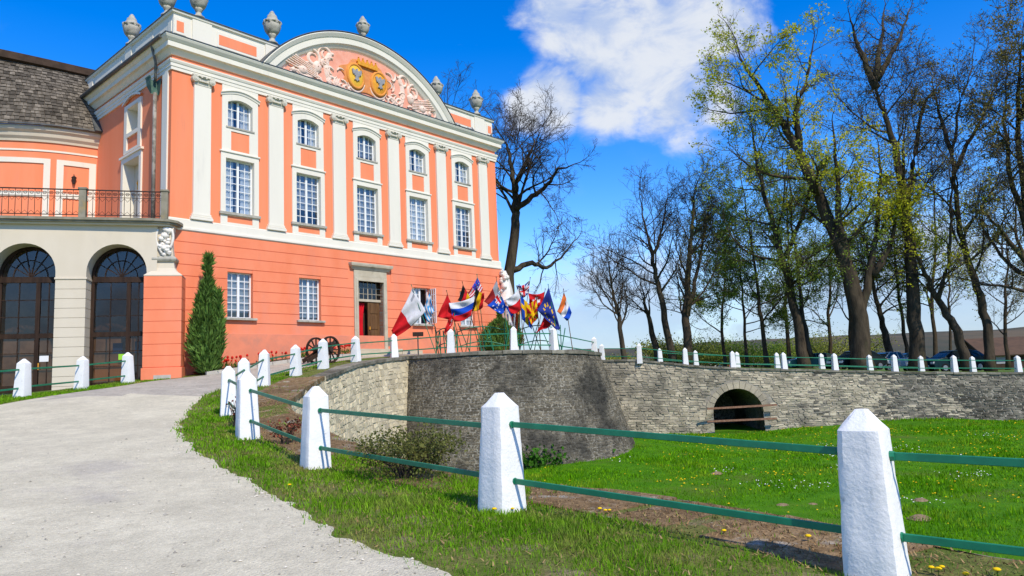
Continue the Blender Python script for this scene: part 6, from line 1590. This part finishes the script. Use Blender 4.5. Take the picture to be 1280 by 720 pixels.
    def specks(xy, z, s, m_, name, label):
        n = len(xy); a = nr.uniform(0, 2 * PI, n); V = []; k = 6; F_ = []
        for q in range(k): V.append(np.column_stack([xy[:, 0] + s * np.cos(a + q * 2 * PI / k), xy[:, 1] + s * np.sin(a + q * 2 * PI / k), z + nr.uniform(-.012, .012, n)]))
        V.append(np.column_stack([xy, z + s * .45])); V = np.stack(V, 1).reshape(-1, 3); b = np.arange(n)[:, None] * 7
        F_ = np.concatenate([b + np.array([[q, (q + 1) % k, 6]]) for q in range(k)], 1).reshape(-1, 3)
        soup(name, V, F_, m_, label=label, cat='flowers', kind='stuff')
    cl = nr.uniform([1, 11], [30, 43], (70, 2)); pts = np.concatenate([c + nr.normal(0, .7, (nr.integers(4, 26), 2)) for c in cl] + [nr.uniform([0, 11], [32, 44], (420, 2))])
    pts = pts[inpoly(pts, MOAT_F)]; pts = pts[np.hypot(pts[:, 0] - BC.x, pts[:, 1] - BC.y) > BR + 1.4]
    specks(pts, LZn(pts) + .08, nr.uniform(.022, .04, len(pts)), 'yellow', 'dandelions', 'yellow dandelions scattered over the moat lawn')
    cl = nr.uniform([1, 11], [26, 36], (30, 2)); pts = np.concatenate([c + nr.normal(0, .45, (nr.integers(5, 30), 2)) for c in cl]); pts = pts[inpoly(pts, MOAT_F)]; pts = pts[np.hypot(pts[:, 0] - BC.x, pts[:, 1] - BC.y) > BR + 1.4]
    specks(pts, LZn(pts) + .07, nr.uniform(.018, .03, len(pts)), 'daisy', 'daisies', 'white daisies in patches on the moat lawn')
    # dandelions on the verge: countable
    rg = random.Random(2)
    fm = MB().lathe([(0, .0), (.022, .004), (.026, .010), (.016, .018), (0, .020)], 12, (0, 0, .045), wob=lambda q, i: 1 + .12 * math.sin(6 * q)).mesh('flower', 'yellow', True); sm = MB().tube([(0, 0, 0), (.004, 0, .03), (0, 0, .047)], .003, 5).mesh('stem', 'weed')
    for px, py, Y in ((618, 643, 6.62), (641, 640, 6.7), (645, 636, 6.8), (1163, 700, 4.9), (1172, 703, 4.85), (1176, 697, 4.92), (1207, 716, 4.75), (1246, 713, 4.8), (750, 642, 6.7), (757, 645, 6.65), (762, 643, 6.68), (905, 665, 5.9), (1010, 668, 5.7), (362, 619, 8.3)):
        p = at(px, py, Y); e = empty('dandelion', (p.x, p.y, HF(p.x, p.y)), rg.uniform(0, 6), label='single yellow dandelion in the verge grass', cat='dandelion', group='dandelions on the verge'); e.scale = (rg.uniform(.7, 1.0),) * 3
        link('stem', sm, e); link('flower', fm, e)
    # loose pebbles on the gravel road, thickest along its edge
    cand = nr.uniform([-13, 2.2], [2, 19], (60000, 2)); cand = cand[inpoly(cand, ROAD)]; d = np.hypot(cand[:, 0], cand[:, 1]); rd = np.array(ROAD)[:480]; de = np.full(len(cand), 9.)
    for i in range(0, len(cand), 10000): de[i:i + 10000] = np.sqrt(((cand[i:i + 10000, None] - rd[None]) ** 2).sum(-1)).min(1)
    cl = np.array([noise.noise((x * .5, y * .5, 11)) for x, y in cand])
    cand = cand[nr.random(len(cand)) < np.clip(6 / d, 0, 1) * np.where(de < .3, .55, .07 + .15 * np.clip(cl, 0, 1))]; n = len(cand); z = HFn(cand) + .004
    r_ = nr.uniform(.005, .016, (n, 1)) * np.where(nr.random((n, 1)) < .05, 1.8, 1); Cn = np.column_stack([cand, z]); dirs = np.array([(1, 0, 0), (0, 1, 0), (-1, 0, 0), (0, -1, 0), (0, 0, .7)])
    rot = nr.uniform(0, 2 * PI, n); V = []
    for dx, dy, dz_ in dirs:
        j = nr.uniform(.7, 1.3, n); V.append(Cn + np.column_stack([(dx * np.cos(rot) - dy * np.sin(rot)) * j, (dx * np.sin(rot) + dy * np.cos(rot)) * j, np.full(n, dz_)]) * r_)
    V = np.stack(V, 1).reshape(-1, 3); b = np.arange(n)[:, None] * 5
    F_ = np.concatenate([b + np.array([[q, (q + 1) % 4, 4]]) for q in range(4)], 1).reshape(-1, 3)
    soup('road_pebbles', V, F_, 'pebble', np.repeat(nr.random(n), 4), label='small loose pebbles scattered on the gravel road', cat='pebbles', kind='stuff')
grass()

def molehill(px, py, r_, label, seed):
    y = 12.0; d = at(px, py, 1.0)
    while d.z * y > float(LZn([(d.x * y, y)])[0]): y *= 1.005
    p = d * y; rg = random.Random(seed); rows = []
    for k, h in ((1.0, -.02), (.8, .05), (.5, .12), (.2, .16), (.02, .17)):
        rows.append([(r_ * k * math.cos(a) * (1 + .25 * noise.noise((a, k * 3, seed))), r_ * k * math.sin(a) * (1 + .25 * noise.noise((a, k * 3, seed + 5))), h * r_ * 2 + .02 * noise.noise((a * 3, k * 5, seed))) for a in np.linspace(0, 2 * PI, 15)[:-1]])
    MB().loft(rows, close=True).build('molehill', 'molesoil', smooth=True, label=label, cat='molehill', group='molehills on the moat lawn', loc=tuple(p))
M['molesoil'] = mat('dry molehill soil', (.30, .22, .13), (.20, .14, .08), 9, .95, 1.0, 30, speck=((30, .3),))
for i, (px, py, r_, lab) in enumerate(((896, 592, .22, 'small brown molehill on the lawn before the tunnel mouth'), (978, 633, .26, 'brown molehill left of the tallest near post'), (1016, 632, .22, 'brown molehill close beside the tallest near post'), (1151, 626, .24, 'brown molehill to the right of the tallest near post'), (1150, 648, .30, 'larger brown molehill nearer the mossy coping'))):
    molehill(px, py, r_, lab, i)
